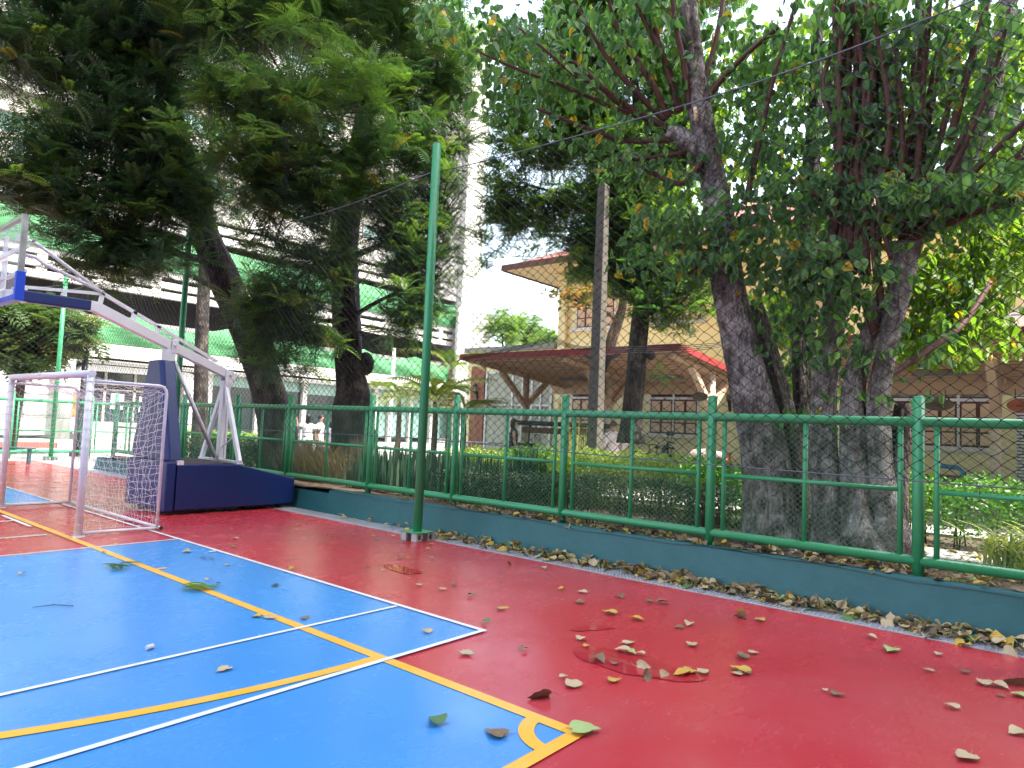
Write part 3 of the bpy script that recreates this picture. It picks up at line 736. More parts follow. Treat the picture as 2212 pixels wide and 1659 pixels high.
for a in ((by0, by0 + .05, bz0, bz1), (by1 - .05, by1, bz0, bz1), (by0 + .05, by1 - .05, bz0, bz0 + .05), (by0 + .05, by1 - .05, bz1 - .05, bz1)): bb.b2(BX - .035, BX + .035, *a)
board = MB().b2(BX - .012, BX, by0 + .05, by1 - .05, bz0 + .05, bz1 - .05).build("backboard", glass_mat("clear_acrylic", (.92, .95, .96), .16), bs)
bb.build("board_frame", STEEL, board)
bf = MB()
for z in (3.40, 3.74): bf.b2(BX + .035, BX + .085, by0 + .06, by1 - .06, z, z + .05)
for y in (11.25, 12.10): bf.b2(BX + .086, BX + .14, y, y + .05, 3.1, 4.1)
bf.b2(BX + .141, BX + .30, 11.62, 11.78, 3.10, 3.30); bf.b2(BX + .14, BX + .26, 11.60, 11.80, 3.98, 4.06)
bf.build("board_rear_frame", WHITE_METAL, board)
ed = MB(); t = .055
ed.b2(BX - t, BX + t, by0 - .015, by0 + .06, bz0 - .02, 3.40); ed.b2(BX - t, BX + t, by1 - .06, by1 + .015, bz0 - .02, 3.40); ed.b2(BX - t, BX + t, by0 + .06, by1 - .06, bz0 - .02, bz0 + .06)
ed.build("edge_pad", ROYAL, board, bevel=.01)
ring = MB().tube([(BX - .38 + .225 * math.cos(a), YC + .225 * math.sin(a), 3.05) for a in [6.2832 * k / 24 for k in range(25)]], .01, 8, cap=False)
ring.b2(BX - .16, BX - .014, 11.62, 11.78, 3.0, 3.09)
ring.build("hoop", mat("orange_rim", (.55, .10, .03), .4), board)
sq = MB()
for a in ((11.4, 12.0, 3.62, 3.66), (11.4, 11.44, 3.2, 3.62), (11.96, 12.0, 3.2, 3.62), (11.44, 11.96, 3.2, 3.24)): sq.b2(BX - .016, BX - .0125, *a)
sq.build("target_square", WHITE_LINE, board)
# ------------------------------------------------------------------ white car-park building (facade faces -y)
FY = 43.0
wb = thing("car_park_building", "tall white multi-storey building with louvred decks draped in green cloth", "building", (10, FY, 0))
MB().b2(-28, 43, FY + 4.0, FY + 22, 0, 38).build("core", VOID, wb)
S = MB(); Bg = MB(); Wd = MB(); Sl = MB()
def band(mb, z0, z1, y0=0.0, y1=.4, x0=-28, x1=43): mb.b2(x0, x1, FY + y0, FY + y1, z0, z1)
for a in ((8.6, 9.0), (9.2, 9.6), (9.9, 10.25), (12.75, 13.2), (13.42, 13.9), (14.15, 14.7), (14.7, 15.4)): band(S, *a)
for x in [-28 + 3.0 * k for k in range(24)]: S.b2(x + .25, x + .75, FY + .05, FY + .35, 8.6, 10.2)
S.build("louvre_bands", CREAM, wb)
sl = MB()
for z in (7.05, 10.7, 12.4): sl.b2(-28, 43, FY + .5, FY + 4.02, z - .25, z)
sl.build("floor_slab", GREYWALL, wb)
up = MB(); wi = MB(); fr = MB()
band(up, 15.4, 16.0, .3, .7)
z = 16.0; fl = 0
while z < 37:
    wi.b2(-28, 43, FY + .55, FY + .65, z, z + 1.15)
    for x in [-28 + 1.6 * k for k in range(45)]: fr.b2(x, x + .10, FY + .42, FY + .6, z, z + 1.15)
    for x in [-28 + 8.0 * k for k in range(9)]: up.b2(x + 2, x + 4.6, FY + .30, FY + .72, z, z + 1.15)
    up.b2(-28, 43, FY + .3, FY + .7, z + 1.15, z + 2.35); S2 = MB().b2(-28, 43, FY - .1, FY + .35, z + 2.35, z + 3.35); S2.build("sunshade_band", CREAM, wb)
    up.b2(-28, 43, FY + .3, FY + .7, z + 3.35, z + 3.65); z += 3.65
up.build("upper_wall", BEIGE, wb); wi.build("window_strip", PALEGREEN, wb); fr.build("window_mullions", GREYWALL, wb)
def cloth(name, x0, x1, z0, z1, sag, y):
    v, f = [], []; nx, nz = 70, 8
    for i in range(nx + 1):
        for j in range(nz + 1):
            u = i / nx; x = x0 + (x1 - x0) * u; bay = (x / 5.5) % 1.0
            zt = z1 - sag * math.sin(math.pi * bay); zz = z0 + (zt - z0) * j / nz
            v.append((x, FY + y + .22 * math.sin(x * 2.1 + j * .5) * math.sin(math.pi * j / nz) - .25 * math.sin(math.pi * j / nz), zz))
    for i in range(nx):
        for j in range(nz): a = i * (nz + 1) + j; f.append((a, a + 1, a + nz + 2, a + nz + 1))
    MB().add(v, f, True).build(name, NETGREEN, wb)
cloth("green_cloth", 13.0, 43, 5.45, 7.25, .55, -.15)
cloth("green_cloth", -28, 43, 10.25, 12.3, .12, -.1)
tw = MB(); tw.b2(42.9, 45.3, FY - .9, FY + 4, 12.0, 38.2); tw.build("corner_tower", CREAM, wb)
MB().b2(42.95, 46.8, FY - 1.0, FY + 4, 4.0, 12.0).build("tower_block", GREYWALL, wb)
MB().b2(42.3, 43.9, FY - 1.2, FY - .9, 0, 12.0).b2(43.9, 45.6, FY - .85, FY - .5, 0, 4.0).build("tower_pier", CREAM, wb)
MB().b2(44.6, 46.4, FY - 1.3, FY + 3, 38.2, 39.0).build("red_parapet", ROOFTILE, wb)
MB().b2(38.5, 42.88, FY - .25, FY + .5, 12.6, 38).build("side_wall", GREYWALL, wb)
co = MB(); co.b2(13.2, 43, FY - .9, FY + .3, 4.75, 5.35); co.b2(13.2, 43, FY - 1.15, FY - .9, 4.55, 4.70); co.b2(13.2, 43, FY - .7, FY + .25, 4.20, 4.45)
co.build("cornice", CREAM, wb)
MB().b2(20.6, 43, FY + .3, FY + .4, .4, 4.2).build("green_glass_wall", PALEGREEN, wb)
MB().b2(20.7, 28.0, FY + .26, FY + .30, .5, 3.5).b2(28.36, 34.45, FY + .26, FY + .30, .5, 3.4).build("dark_shopfront", WINGLASS, wb)
for x in (21, 24.4, 28, 31.2, 34.5, 36.0, 38.2, 40.6): MB().b2(x, x + .35, FY - .05, FY + .25, 0, 4.2).build("ground_column", CREAM, wb)
# rounded entrance frame with dark glazing
def rrect(x0, x1, z0, z1, r):
    p = [(x0, z0), (x0, z1 - r)] + [(x0 + r - r * math.cos(a), z1 - r + r * math.sin(a)) for a in [rad(15 * k) for k in range(1, 6)]] + [(x0 + r, z1), (x1 - r, z1)]
    p += [(x1 - r + r * math.sin(a), z1 - r + r * math.cos(a)) for a in [rad(15 * k) for k in range(1, 6)]] + [(x1, z1 - r), (x1, z0)]; return p
out = rrect(13.3, 20.2, .3, 4.15, .8); inn = rrect(13.9, 19.3, .3, 3.8, .6)
en = MB(); n = len(out)
v = [(p[0], FY - .6, p[1]) for p in out] + [(p[0], FY - .6, p[1]) for p in inn] + [(p[0], FY + .2, p[1]) for p in out] + [(p[0], FY + .2, p[1]) for p in inn]
f = []
for i in range(n - 1): f += [(i, i + 1, n + i + 1, n + i), (i, i + 2 * n, i + 1 + 2 * n, i + 1), (n + i, n + i + 1, 3 * n + i + 1, 3 * n + i)]
en.add(v, f).build("entrance_frame", CREAM, wb)
MB().b2(13.8, 19.4, FY + .1, FY + .2, .3, 3.9).build("entrance_glass", WINGLASS, wb)
mu = MB()
for x in (15.0, 16.6, 18.0): mu.b2(x, x + .14, FY - .02, FY + .1, .3, 3.8)
mu.b2(13.9, 19.3, FY - .02, FY + .1, 2.75, 2.85); mu.b2(13.9, 19.3, FY - .3, FY - .1, 3.1, 3.25); mu.build("entrance_mullions", BEIGE, wb)
for a_ in ((15.4, 16.1, 1.7, 2.6), (16.95, 17.6, 1.6, 2.5)): MB().b2(a_[0], a_[1], FY - .05, FY - .03, a_[2], a_[3]).build("notice", WHITE_TRIM, wb)
MB().b2(13.2, 13.75, FY - .64, FY - .61, 1.2, 2.5).build("red_notice", mat("red_poster", (.5, .05, .04), .6, col2=(.55, .28, .05), scale=3), wb)
wp = MB(); wp.b2(-10, 12.9, FY - 1.5, FY + .3, .2, 4.0)
wp.build("panelled_wall", CREAM, wb)
pn = MB()
for x in (2.0, 4.2, 6.4, 8.6, 10.8): pn.b2(x, x + .08, FY - 1.53, FY - 1.5, .3, 3.9)
for zz in (1.2, 2.3, 3.2): pn.b2(-10, 12.9, FY - 1.53, FY - 1.5, zz, zz + .06)
pn.build("panel_ribs", GREYWALL, wb)
MB().cyl((12.35, FY - 2.4, 0), (12.35, FY - 2.4, 4.2), .38, n=20).build("round_column", CREAM, wb)
st = MB()
for k in range(6): st.b2(12.9, 20.0, 39.9 + .42 * k, 43, .0 + .16 * k, .16 * (k + 1) - .002 * k)
tag(st.build("entrance_steps", CONCRETE), "wide pale concrete steps rising to the white building's dark entrance", "steps")
for k, (x0, x1, c, lb) in enumerate([(-4, 2, 'w', "whitish length of far kerb partly hidden by the goal"), (2.02, 9.5, 'r', "red painted length of far kerb seen through the goal mouth"), (9.52, 12.5, 'w', "cream painted kerb length between two red ones"), (12.52, 15.2, 'r', "short red kerb length beside the entrance steps")]):
    tag(MB().b2(x0, x1, 31.7, 31.95, 0, .24).build("kerb_stone", mat("red_kerb_paint", (.42, .07, .06), .7) if c == 'r' else BEIGE, bevel=.02), lb, "kerb", "painted kerb of the far road")
dk = thing("lamp_post", "dark slim post standing just beyond the far fence", "post", (8.5, 26.2, 0))
MB().cyl((8.5, 26.2, 0), (8.5, 26.2, 3.6), .09, n=14).build("shaft", DARK_METAL, dk); MB().box((8.5, 26.2, .06), (.4, .4, .12)).build("foot", DARK_METAL, dk)
wpz = thing("lamp_post", "thin white post among the palms in front of the green cloth", "post", (27.4, 32.5, 0))
MB().cyl((27.4, 32.5, 0), (27.4, 32.5, 6.2), .10, n=12).build("shaft", WHITE_TRIM, wpz); MB().box((27.4, 32.5, .1), (.5, .5, .2)).build("foot", CONCRETE, wpz)
tb = MB().b2(5.3, 6.3, 22.6, 22.9, .42, .47).b2(5.4, 5.46, 22.65, 22.85, 0, .42).b2(6.14, 6.2, 22.65, 22.85, 0, .42)
tag(tb.build("bench", TEAL, bevel=.01), "low teal bench behind the goal by the court's end", "bench")

# ------------------------------------------------------------------ yellow school building
YX = 18.0
yb = thing("yellow_building", "yellow two-storey building with brown shutters and red tiled hip roof", "building", (YX, 2, 0))
MB().b2(YX, YX + 9, -18, 13.2, .2, 6.72).build("wall", YELLOW, yb)
MB().b2(YX + .02, YX + 8, 13.202, 17.2, .2, 4.25).build("annex_wall", YELLOW, yb)
MB().b2(YX - .12, YX + 8.1, 13.25, 17.3, 4.25, 4.42).build("annex_coping", GREYWALL, yb)
MB().b2(YX - .06, YX + .019, 16.3, 16.95, .2, 3.75).build("brick_pier", BRICK, yb)
gl = MB().b2(YX - .02, YX + .015, 13.3, 16.28, .25, 3.55); gl.build("glass_front", CURTAIN, yb)
gm = MB()
for y in (13.3, 13.72, 14.1, 14.5, 14.95, 16.15): gm.b2(YX - .07, YX - .021, y, y + .07, .25, 3.55)
for zz in (2.35, 3.48): gm.b2(YX - .065, YX - .021, 13.3, 16.22, zz, zz + .06)
gm.build("glazing_bars", WHITE_TRIM, yb)
e = 1.35; x0, x1, y0, y1 = YX - e, YX + 9 + e, -18 - e, 13.2 + e; zr, ze = 9.6, 6.86; rx = (x0 + x1) / 2; hx = (x1 - x0) / 2
rf = MB().add([(x0, y0, ze), (x1, y0, ze), (x1, y1, ze), (x0, y1, ze), (rx, y0 + hx, zr), (rx, y1 - hx, zr)], [(0, 3, 5, 4), (3, 2, 5), (2, 1, 4, 5), (1, 0, 4), (0, 1, 2, 3)])
rf.build("roof", ROOFTILE, yb)
MB().b2(x0 + .03, x1 - .03, y0 + .03, y1 - .03, 6.74, 6.84).build("soffit", mat("cream_soffit", (.55, .44, .24), .8), yb)
fa = MB().b2(x0 - .03, x0, y0, y1 + .03, 6.70, 6.90).b2(x0, x1, y1, y1 + .03, 6.70, 6.90); fa.build("eave_fascia", BROWN, yb)
cor = MB().b2(YX - .05, YX, -18, 13.24, 3.62, 3.70).b2(YX - .03, YX, -18, 13.24, 6.45, 6.735); cor.build("string_course", YELLOW, yb)
def shutter_window(y0, y1, z0, z1, pairs, transom=.30, glassm=WINGLASS):
    """window on the facade: white surround, dark transom, timber leaves with raised tan panels, sill below"""
    fr = MB(); W = .05
    fr.b2(YX - .05, YX, y0 - W, y0, z0, z1); fr.b2(YX - .05, YX, y1, y1 + W, z0, z1)
    zt = z1 - transom
    if transom: fr.b2(YX - .055, YX, y0, y1, zt - .045, zt + .02)
    step = (y1 - y0) / pairs
    for k in range(1, pairs): fr.b2(YX - .052, YX, y0 + step * k - .025, y0 + step * k + .025, z0, z1)
    w = fr.build("window", WHITE_TRIM, yb)
    lf = MB(); pn = MB(); gz = MB(); br = MB()
    zs = zt - .045 if transom else z1
    for k in range(pairs):
        lf = MB(); pn = MB(); gz = MB(); br = MB()
        a, b = y0 + step * k + (.026 if k else 0), y0 + step * (k + 1) - (.026 if k < pairs - 1 else 0)
        lf.b2(YX - .04, YX - .002, a, b, z0, zs); md = (a + b) / 2
        for s0, s1 in ((a, md), (md, b)):
            hh = (zs - z0)
            for q0, q1 in ((.05, .30), (.34, .60), (.66, .95)) if hh > .9 else ((.08, .46), (.54, .92)):
                pn.b2(YX - .055, YX - .041, s0 + .04, s1 - .04, z0 + hh * q0, z0 + hh * q1); pn.b2(YX - .066, YX - .0552, s0 + .085, s1 - .085, z0 + hh * q0 + .035, z0 + hh * q1 - .035)
        lf.b2(YX - .046, YX - .0405, md - .012, md + .012, z0, zs)
        if transom:
            gz.b2(YX - .02, YX - .002, a, b, zt + .02, z1)
            for t in (.12, .3, .7, .88): br.b2(YX - .042, YX - .021, a + (b - a) * t - .012, a + (b - a) * t + .012, zt + .02, z1)
            br.b2(YX - .042, YX - .021, a + (b - a) * .312, a + (b - a) * .688, zt + .15, zt + .17); br.b2(YX - .043, YX - .021, a, b, zt + .02, zt + .05)
        lf.build("shutter", BROWN, w); pn.build("shutter_panels", TANPANEL, w)
        if transom: gz.build("transom_glass", glassm, w); br.build("transom_bars", BROWN, w)
    MB().b2(YX - .20, YX, y0 - .16, y1 + .16, z0 - .11, z0 - .002).build("sill", WHITE_TRIM, w, bevel=.01)
shutter_window(11.06, 12.48, 1.62, 2.95, 2); shutter_window(8.25, 9.70, 1.62, 2.95, 2); shutter_window(1.40, 4.2, 1.60, 2.95, 4, .30, GREYGLASS); shutter_window(5.3, 6.7, 1.62, 2.95, 2)
shutter_window(11.05, 12.42, 4.86, 5.85, 2, 0); shutter_window(8.20, 9.60, 4.86, 5.85, 2, 0); shutter_window(4.6, 6.0, 4.86, 5.85, 2, 0); shutter_window(1.7, 3.1, 4.86, 5.85, 2, 0)
lo = MB()
for k in range(36): lo.b2(YX - .09, YX - .02, -2.2, 1.06, .42 + .068 * k, .465 + .068 * k)
lv = lo.build("louvre_screen", WHITE_TRIM, yb); MB().b2(YX - .019, YX - .001, -2.2, 1.06, .4, 2.9).build("screen_gap", DARK_METAL, lv)
MB().b2(YX - .4, YX, -3, 1.2, .2, .42).build("plinth", BROWN, yb)
dp = MB().tube([(YX - .12, 12.95, 2.6), (YX - .12, 12.9, 2.2), (YX - .12, 12.75, 2.08), (YX - .1, 12.68, 1.95), (YX - .1, 12.68, .3)], .05, 10)
dp.build("drainpipe", mat("yellow_pipe", (.55, .40, .18), .6), yb)
MB().cyl((YX - .1, 12.78, 3.7), (YX - .1, 12.78, 6.5), .05, n=10).build("upper_pipe", mat("yellow_pipe", (.55, .40, .18), .6), yb)

# wall lanterns
def lantern(x, y, z, label):
    r = thing("wall_lantern", label, "lantern", (x, y, z), "black coach lanterns on the walls")
    MB().prism([(x - .12, z - .02), (x, z + .02), (x, z - .30), (x - .05, z - .22)], y - .03, y + .03, 'y').build("bracket", DARK_METAL, r)
    c = MB(); X = x - .14
    for k in range(6): a = k * 1.0472; c.cyl((X + .045 * math.cos(a), y + .045 * math.sin(a), z), (X + .07 * math.cos(a), y + .07 * math.sin(a), z + .22), .008, n=5)
    c.cyl((X, y, z - .04), (X, y, z), .02, .05, n=6); c.cyl((X, y, z + .22), (X, y, z + .31), .09, .015, n=6); c.cyl((X, y, z + .31), (X, y, z + .37), .012, n=6)
    c.build("cage", DARK_METAL, r); MB().cyl((X, y, z + .01), (X, y, z + .21), .036, .058, n=6).build("lantern_glass", GREYGLASS, r)
lantern(YX, 10.15, 2.62, "black wall lantern between the two lower shuttered windows")
lantern(YX, 7.32, 2.58, "black wall lantern beside the pale canopy column")
lantern(YX - .06, 16.6, 2.82, "small black lantern on the red brick pier")

# ------------------------------------------------------------------ covered walkways
def canopy(name, label, y0, y1, cols, lamps):
    r = thing(name, label, "canopy", (15.1, (y0 + y1) / 2, .3))
    zf, zb, xf, xb = 3.37, 2.98, 13.0, 17.3
    zz = lambda x: zf + (zb - zf) * (x - xf) / (xb - xf)
    MB().prism([(xf + .03, zf), (xb, zb), (xb, zb + .05), (xf + .03, zf + .05)], y0 + .05, y1 - .05, 'y').build("roof_sheet", SOFFIT, r)
    ri = MB()
    for k in range(14): x = xf + .25 + k * .31; ri.b2(x, x + .05, y0 + .06, y1 - .06, zz(x) - .055, zz(x) - .012)
    ri.build("purlins", TANMETAL, r)
    fa = MB().b2(xf - .02, xf + .029, y0, y1, zf - .03, zf + .12)
    for y in (y0, y1 - .05): fa.prism([(xf + .03, zf - .02), (xb, zb - .04), (xb, zb + .14), (xf + .03, zf + .12)], y, y + .049, 'y')
    fa.build("fascia", REDFASCIA, r)
    MB().b2(xb - .25, xb + .06, y0 + .06, y1 - .06, zb - .27, zb - .02).build("gutter_beam", SOFFIT, r)
    for y in cols:
        MB().cyl((15.15, y, .3), (15.15, y, zz(15.15) - .06), .095, n=18).build("column", COLUMN, r)
        MB().bar((15.1, y, 2.28), (14.05, y, zz(14.05) - .14), .13, .13).bar((15.2, y, 2.28), (16.1, y, zz(16.1) - .14), .13, .13).build("brace", TANMETAL, r)
        MB().bar((xf + .1, y, zz(xf + .1) - .10), (xb - .27, y, zz(xb - .27) - .10), .10, .09).build("rafter", TANMETAL, r)
    for y in lamps: MB().b2(15.5, 15.62, y - .45, y + .45, zz(15.5) - .17, zz(15.5) - .09).build("tube_lamp", GREYWALL, r)
    return r
canopy("walkway_canopy", "covered walkway with red fascia and forked tan columns before the windows", 6.35, 12.72, (6.62, 9.4, 12.15), (8.0, 10.8))
canopy("walkway_canopy", "covered walkway roof beside the big fig trunks with air conditioners above", -6.5, 4.45, (4.2, 1.2, -1.8), (2.15, .1))
# hanging oval signs
def oval_sign(c, rx, rz, m, text, label, tm):
    r = thing("hanging_sign", label, "sign", c, "oval signs hanging under the canopies")
    b = MB(); pts = [(c[1] + rx * math.cos(a), c[2] + rz * math.sin(a)) for a in [6.2832 * k / 32 for k in range(32)]]
    b.prism(pts, c[0] - .015, c[0] + .015, 'x').build("board", m, r)
    for s in (-.45, .45): MB().cyl((c[0], c[1] + rx * s, c[2] + rz * .85), (c[0], c[1] + rx * s, c[2] + rz + .16), .008, n=6).build("hanger", DARK_METAL, r)
    cu = bpy.data.curves.new("lettering", 'FONT'); cu.body = text; cu.size = rz * .62; cu.align_x = 'CENTER'; cu.align_y = 'CENTER'; cu.extrude = .002
    tmp = bpy.data.objects.new("lettering", cu); C.objects.link(tmp); bpy.context.view_layer.update()
    me = bpy.data.meshes.new_from_object(tmp.evaluated_get(bpy.context.evaluated_depsgraph_get())); bpy.data.objects.remove(tmp)
    me.materials.clear(); t = link_mesh("lettering", me, tm, r)
    t.matrix_local = Matrix(((0, 0, -1, -.019), (1, 0, 0, 0), (0, 1, 0, .0), (0, 0, 0, 1)))
    return r
RT = mat("dark_red_lettering", (.20, .03, .03), .6)
cs = at_x(1512, 857, 14.3); oval_sign(cs, .19, .10, mat("brown_sign", (.10, .085, .06), .6), "Casaən suc", "dark olive oval sign hanging beside the pale column", RT)
cs = at_x(2026, 874, 14.3); oval_sign(cs, .25, .11, mat("brown_sign", (.10, .085, .06), .6), "esansscc", "dull brown oval sign hanging in front of the transom windows", RT)
cs = at_x(2209, 876, 14.3); oval_sign(cs, .22, .12, mat("terracotta_sign", (.30, .09, .055), .6), "accos", "terracotta oval sign cut off by the frame by the white louvres", mat("dark_lettering", (.04, .015, .012), .6))

# air conditioners
def aircon(x, y, z, w, h, fans, label, body):
    r = thing("air_conditioner", label, "air conditioner", (x, y, z), "outdoor air conditioner units")
    MB().b2(x - .16, x + .16, y - w / 2, y + w / 2, z, z + h).build("casing", body, r, bevel=.012)
    for fz in fans:
        R = min(w * .36, h / (2.3 * len(fans)))
        fy = y + w * .12
        MB().cyl((x - .168, fy, fz), (x - .162, fy, fz), R, n=24).build("fan_recess", mat("fan_grey", (.16, .165, .17), .6), r)
        g = MB()
        for k in range(8): a = k * .785; g.bar((x - .172, fy, fz), (x - .172, fy + R * math.cos(a), fz + R * math.sin(a)), .008, .008)
        for q in (.5, .98): g.tube([(x - .172, fy + R * q * math.cos(a), fz + R * q * math.sin(a)) for a in [6.2832 * k / 24 for k in range(25)]], .006, 5, cap=False)
        g.cyl((x - .178, fy, fz), (x - .1705, fy, fz), R * .28, n=14); g.build("fan_guard", WHITE_TRIM, r)
    return r
for (px, py, d_, w, h, fans, lb, bd) in [(2165, 747, 17.3, .95, .66, 2, "tall white twin-fan air conditioner above the red fascia", WHITE_TRIM), (2050, 754, 17.2, .8, .24, 1, "squat cream air conditioner partly behind bright leaves", mat("cream_casing", (.62, .50, .38), .6)), (2075, 726, 17.7, .8, .3, 1, "small white air conditioner raised behind the bright leaves", WHITE_TRIM)]:
    q = at_x(px, py, d_); base = q.z
    if fans == 2:
        o = aircon(d_, q.y, base, w, h, [base + h * .26, base + h * .74], lb, bd)
        MB().b2(d_ - .167, d_ - .161, q.y - w * .40, q.y - w * .16, base + h * .90, base + h * .93).build("blue_badge", ROYAL, o)
        MB().b2(d_ - .167, d_ - .161, q.y - w * .34, q.y - w * .22, base + h * .25, base + h * .29).build("energy_label", mat("energy_orange", (.6, .3, .1), .6), o)
    else: aircon(d_, q.y, base, w, h, [base + h * .48], lb, bd)

# unseen tower block, added to cast shade over the court
sb = thing("shading_block", "tall pale unseen block added to shade the court", "building", (-10, -24, 0))
MB().b2(-45, 10.5, -34, -7, -.1, 50).build("wall", BEIGE, sb)
wd = MB()
for k in range(13):
    for j in range(17): wd.b2(-44 + j * 3.1, -42 + j * 3.1, -6.99, -6.9, 1.4 + k * 3.5, 3.2 + k * 3.5)
wd.build("window", WINGLASS, sb)
# ------------------------------------------------------------------ trees
def stem_pts(rows):
    """rows of (photo x, photo y, distance, half width in photo px) -> world points and radii, made smooth"""
    P = [at(a, b, d) for a, b, d, h in rows]; R = [h * d / FPX for a, b, d, h in rows]
    op, orr = [], []
    for i in range(len(P) - 1):
        p0, p1, p2, p3 = P[max(i - 1, 0)], P[i], P[i + 1], P[min(i + 2, len(P) - 1)]
        for k in range(4):
            t = k / 4
            op.append(0.5 * (2 * p1 + (p2 - p0) * t + (2 * p0 - 5 * p1 + 4 * p2 - p3) * t * t + (3 * p1 - p0 - 3 * p2 + p3) * t ** 3)); orr.append(R[i] + (R[i + 1] - R[i]) * t)
    return op + [P[-1]], orr + [R[-1]]
def stem(mb, rows, n=18, rough=.10, seed=0, flare=0.0):
    p, r = stem_pts(rows); L = len(p); ph = seed * 1.7
    fl = lambda a, i: 1 + rough * (math.sin(3 * a + ph + i * .11) * .7 + math.sin(5 * a - ph * 2 + i * .23) * .5 + .35 * math.sin(8 * a + i * .9 + ph)) + flare * max(0, 1 - i / 5.0) ** 2 * (.5 + .5 * math.sin(5 * a + ph))
    p[0] = p[0] - Vector((0, 0, .12))
    mb.tube(p, r, n, flute=fl)
def fronds(blobs, dens, m, name, parent, size=(.26, .50), per=7, tmpl=None, tint=(0.25, .2), bright=.12, flat=.35):
    C_ = blob_points(blobs, dens); k = len(C_)
    V = []
    tm = tmpl or FROND_T
    cen = np.repeat(C_, per, 0); ph = np.tile(np.arange(per) * 2 * math.pi / per, k) + np.repeat(nr.uniform(0, 6.28, k), per) + nr.normal(0, .25, k * per)
    el = nr.normal(.22, flat, k * per)
    D = np.stack([np.cos(ph) * np.cos(el), np.sin(ph) * np.cos(el), np.sin(el)], 1)
    tilt = np.repeat(nr.normal(0, .35, (k, 3)), per, 0); D = D + tilt; D /= np.linalg.norm(D, axis=1, keepdims=True)
    Z = np.array([[0, 0, 1.0]]) + nr.normal(0, .22, (k * per, 3))
    S = nr.uniform(*size, k * per) * np.repeat(nr.uniform(.75, 1.15, k), per)
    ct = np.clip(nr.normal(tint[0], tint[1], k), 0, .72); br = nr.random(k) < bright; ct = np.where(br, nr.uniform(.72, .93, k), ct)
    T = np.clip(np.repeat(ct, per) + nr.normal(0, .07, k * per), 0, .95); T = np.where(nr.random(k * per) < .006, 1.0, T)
    if tmpl is None:
        q = nr.random(k * per) < .45
        v, f, t = merge([place(FROND_T[0], FROND_T[1], (cen + D * .03)[~q], D[~q], Z[~q], S[~q], T[~q]), place(FROND_D[0], FROND_D[1], (cen + D * .03)[q], D[q], Z[q], S[q], T[q])])
    else: v, f, t = place(tm[0], tm[1], cen + D * .03, D, Z, S, T)
    return np_mesh(name, v, f, m, parent, t), C_
def twigs(C_, limbs, m, parent, frac=.35, r=.012, name="twigs"):
    """thin twigs joining clump centres to the nearest limb point"""
    L = np.array([list(p) for p in limbs]); C_ = C_[np.array([np.linalg.norm(L - c, axis=1).min() < 1.5 for c in C_])]; sel = C_[nr.random(len(C_)) < frac]
    P, Q = [], []
    for c in sel:
        d = np.linalg.norm(L - c, axis=1) + 0.6 * np.maximum(0, L[:, 2] - c[2]); q = L[np.argmin(d)]
        mid = q * .45 + c * .55 + np.array([0, 0, .12 * np.linalg.norm(c - q)]); P += [q, mid]; Q += [mid, c]
    V, F = struts(P, Q, r, 4); return np_mesh(name, V, F, m, parent)

# tree with the leaning trunk, behind the basketball stand
t1 = thing("feathery_tree", "dark feathery-leaved tree with trunk leaning over the white boom arm", "tree", at(605, 1012, 17.2))
mb = MB(); A1 = [(605, 1012, 17.2, 42), (592, 900, 17, 34), (556, 780, 17, 31), (520, 690, 16.9, 30), (480, 590, 16.7, 29), (445, 510, 16.5, 26), (420, 420, 16.2, 20), (398, 320, 16, 15), (370, 200, 15.8, 11), (340, 60, 15.5, 8), (320, -120, 15.3, 6)]
stem(mb, A1, seed=1, flare=.25); mb.build("trunk", BARK_DARK, t1)
lb = MB(); L1 = []
for rows in ([(440, 500, 16.5, 14), (340, 420, 15.8, 9), (240, 380, 15.2, 6), (140, 350, 14.8, 4)], [(420, 420, 16.2, 12), (500, 300, 15.5, 8), (560, 180, 15, 5)], [(395, 320, 16, 11), (280, 210, 15.4, 7), (180, 120, 15, 5), (90, 60, 14.8, 4)], [(470, 570, 16.7, 9), (350, 540, 15.6, 6), (240, 520, 15, 4)], [(500, 640, 16.8, 8), (420, 600, 16, 5)]):
    stem(lb, rows, 8, .05); L1 += stem_pts(rows)[0]
lb.build("limb", BARK_DARK, t1); L1 += stem_pts(A1)[0][16:]
bl = [B(*a, depth=1.1) for a in [(70, 120, 14.8, 110, 70, 1), (200, 50, 14.8, 160, 80, 1.1), (340, 120, 14.8, 150, 110, 1.1), (250, 240, 14.8, 140, 80, 1), (130, 320, 14.8, 120, 60, .9), (50, 400, 15, 70, 36, .8), (130, 440, 15, 110, 50, .9), (330, 330, 14.8, 150, 80, 1), (270, 450, 15, 120, 60, .9), (400, 420, 15, 80, 70, .8), (240, 535, 15, 80, 40, .8), (330, 555, 15.2, 75, 35, .7), (215, 590, 15, 50, 26, .7), (60, -80, 14.8, 220, 90, .6), (330, -90, 14.8, 220, 90, .6)]]
_, c1 = fronds(bl, 48, FEATHER, "crown", t1, tint=(.28, .22), bright=.08)
twigs(c1, L1, BARK_MID, t1, .25)
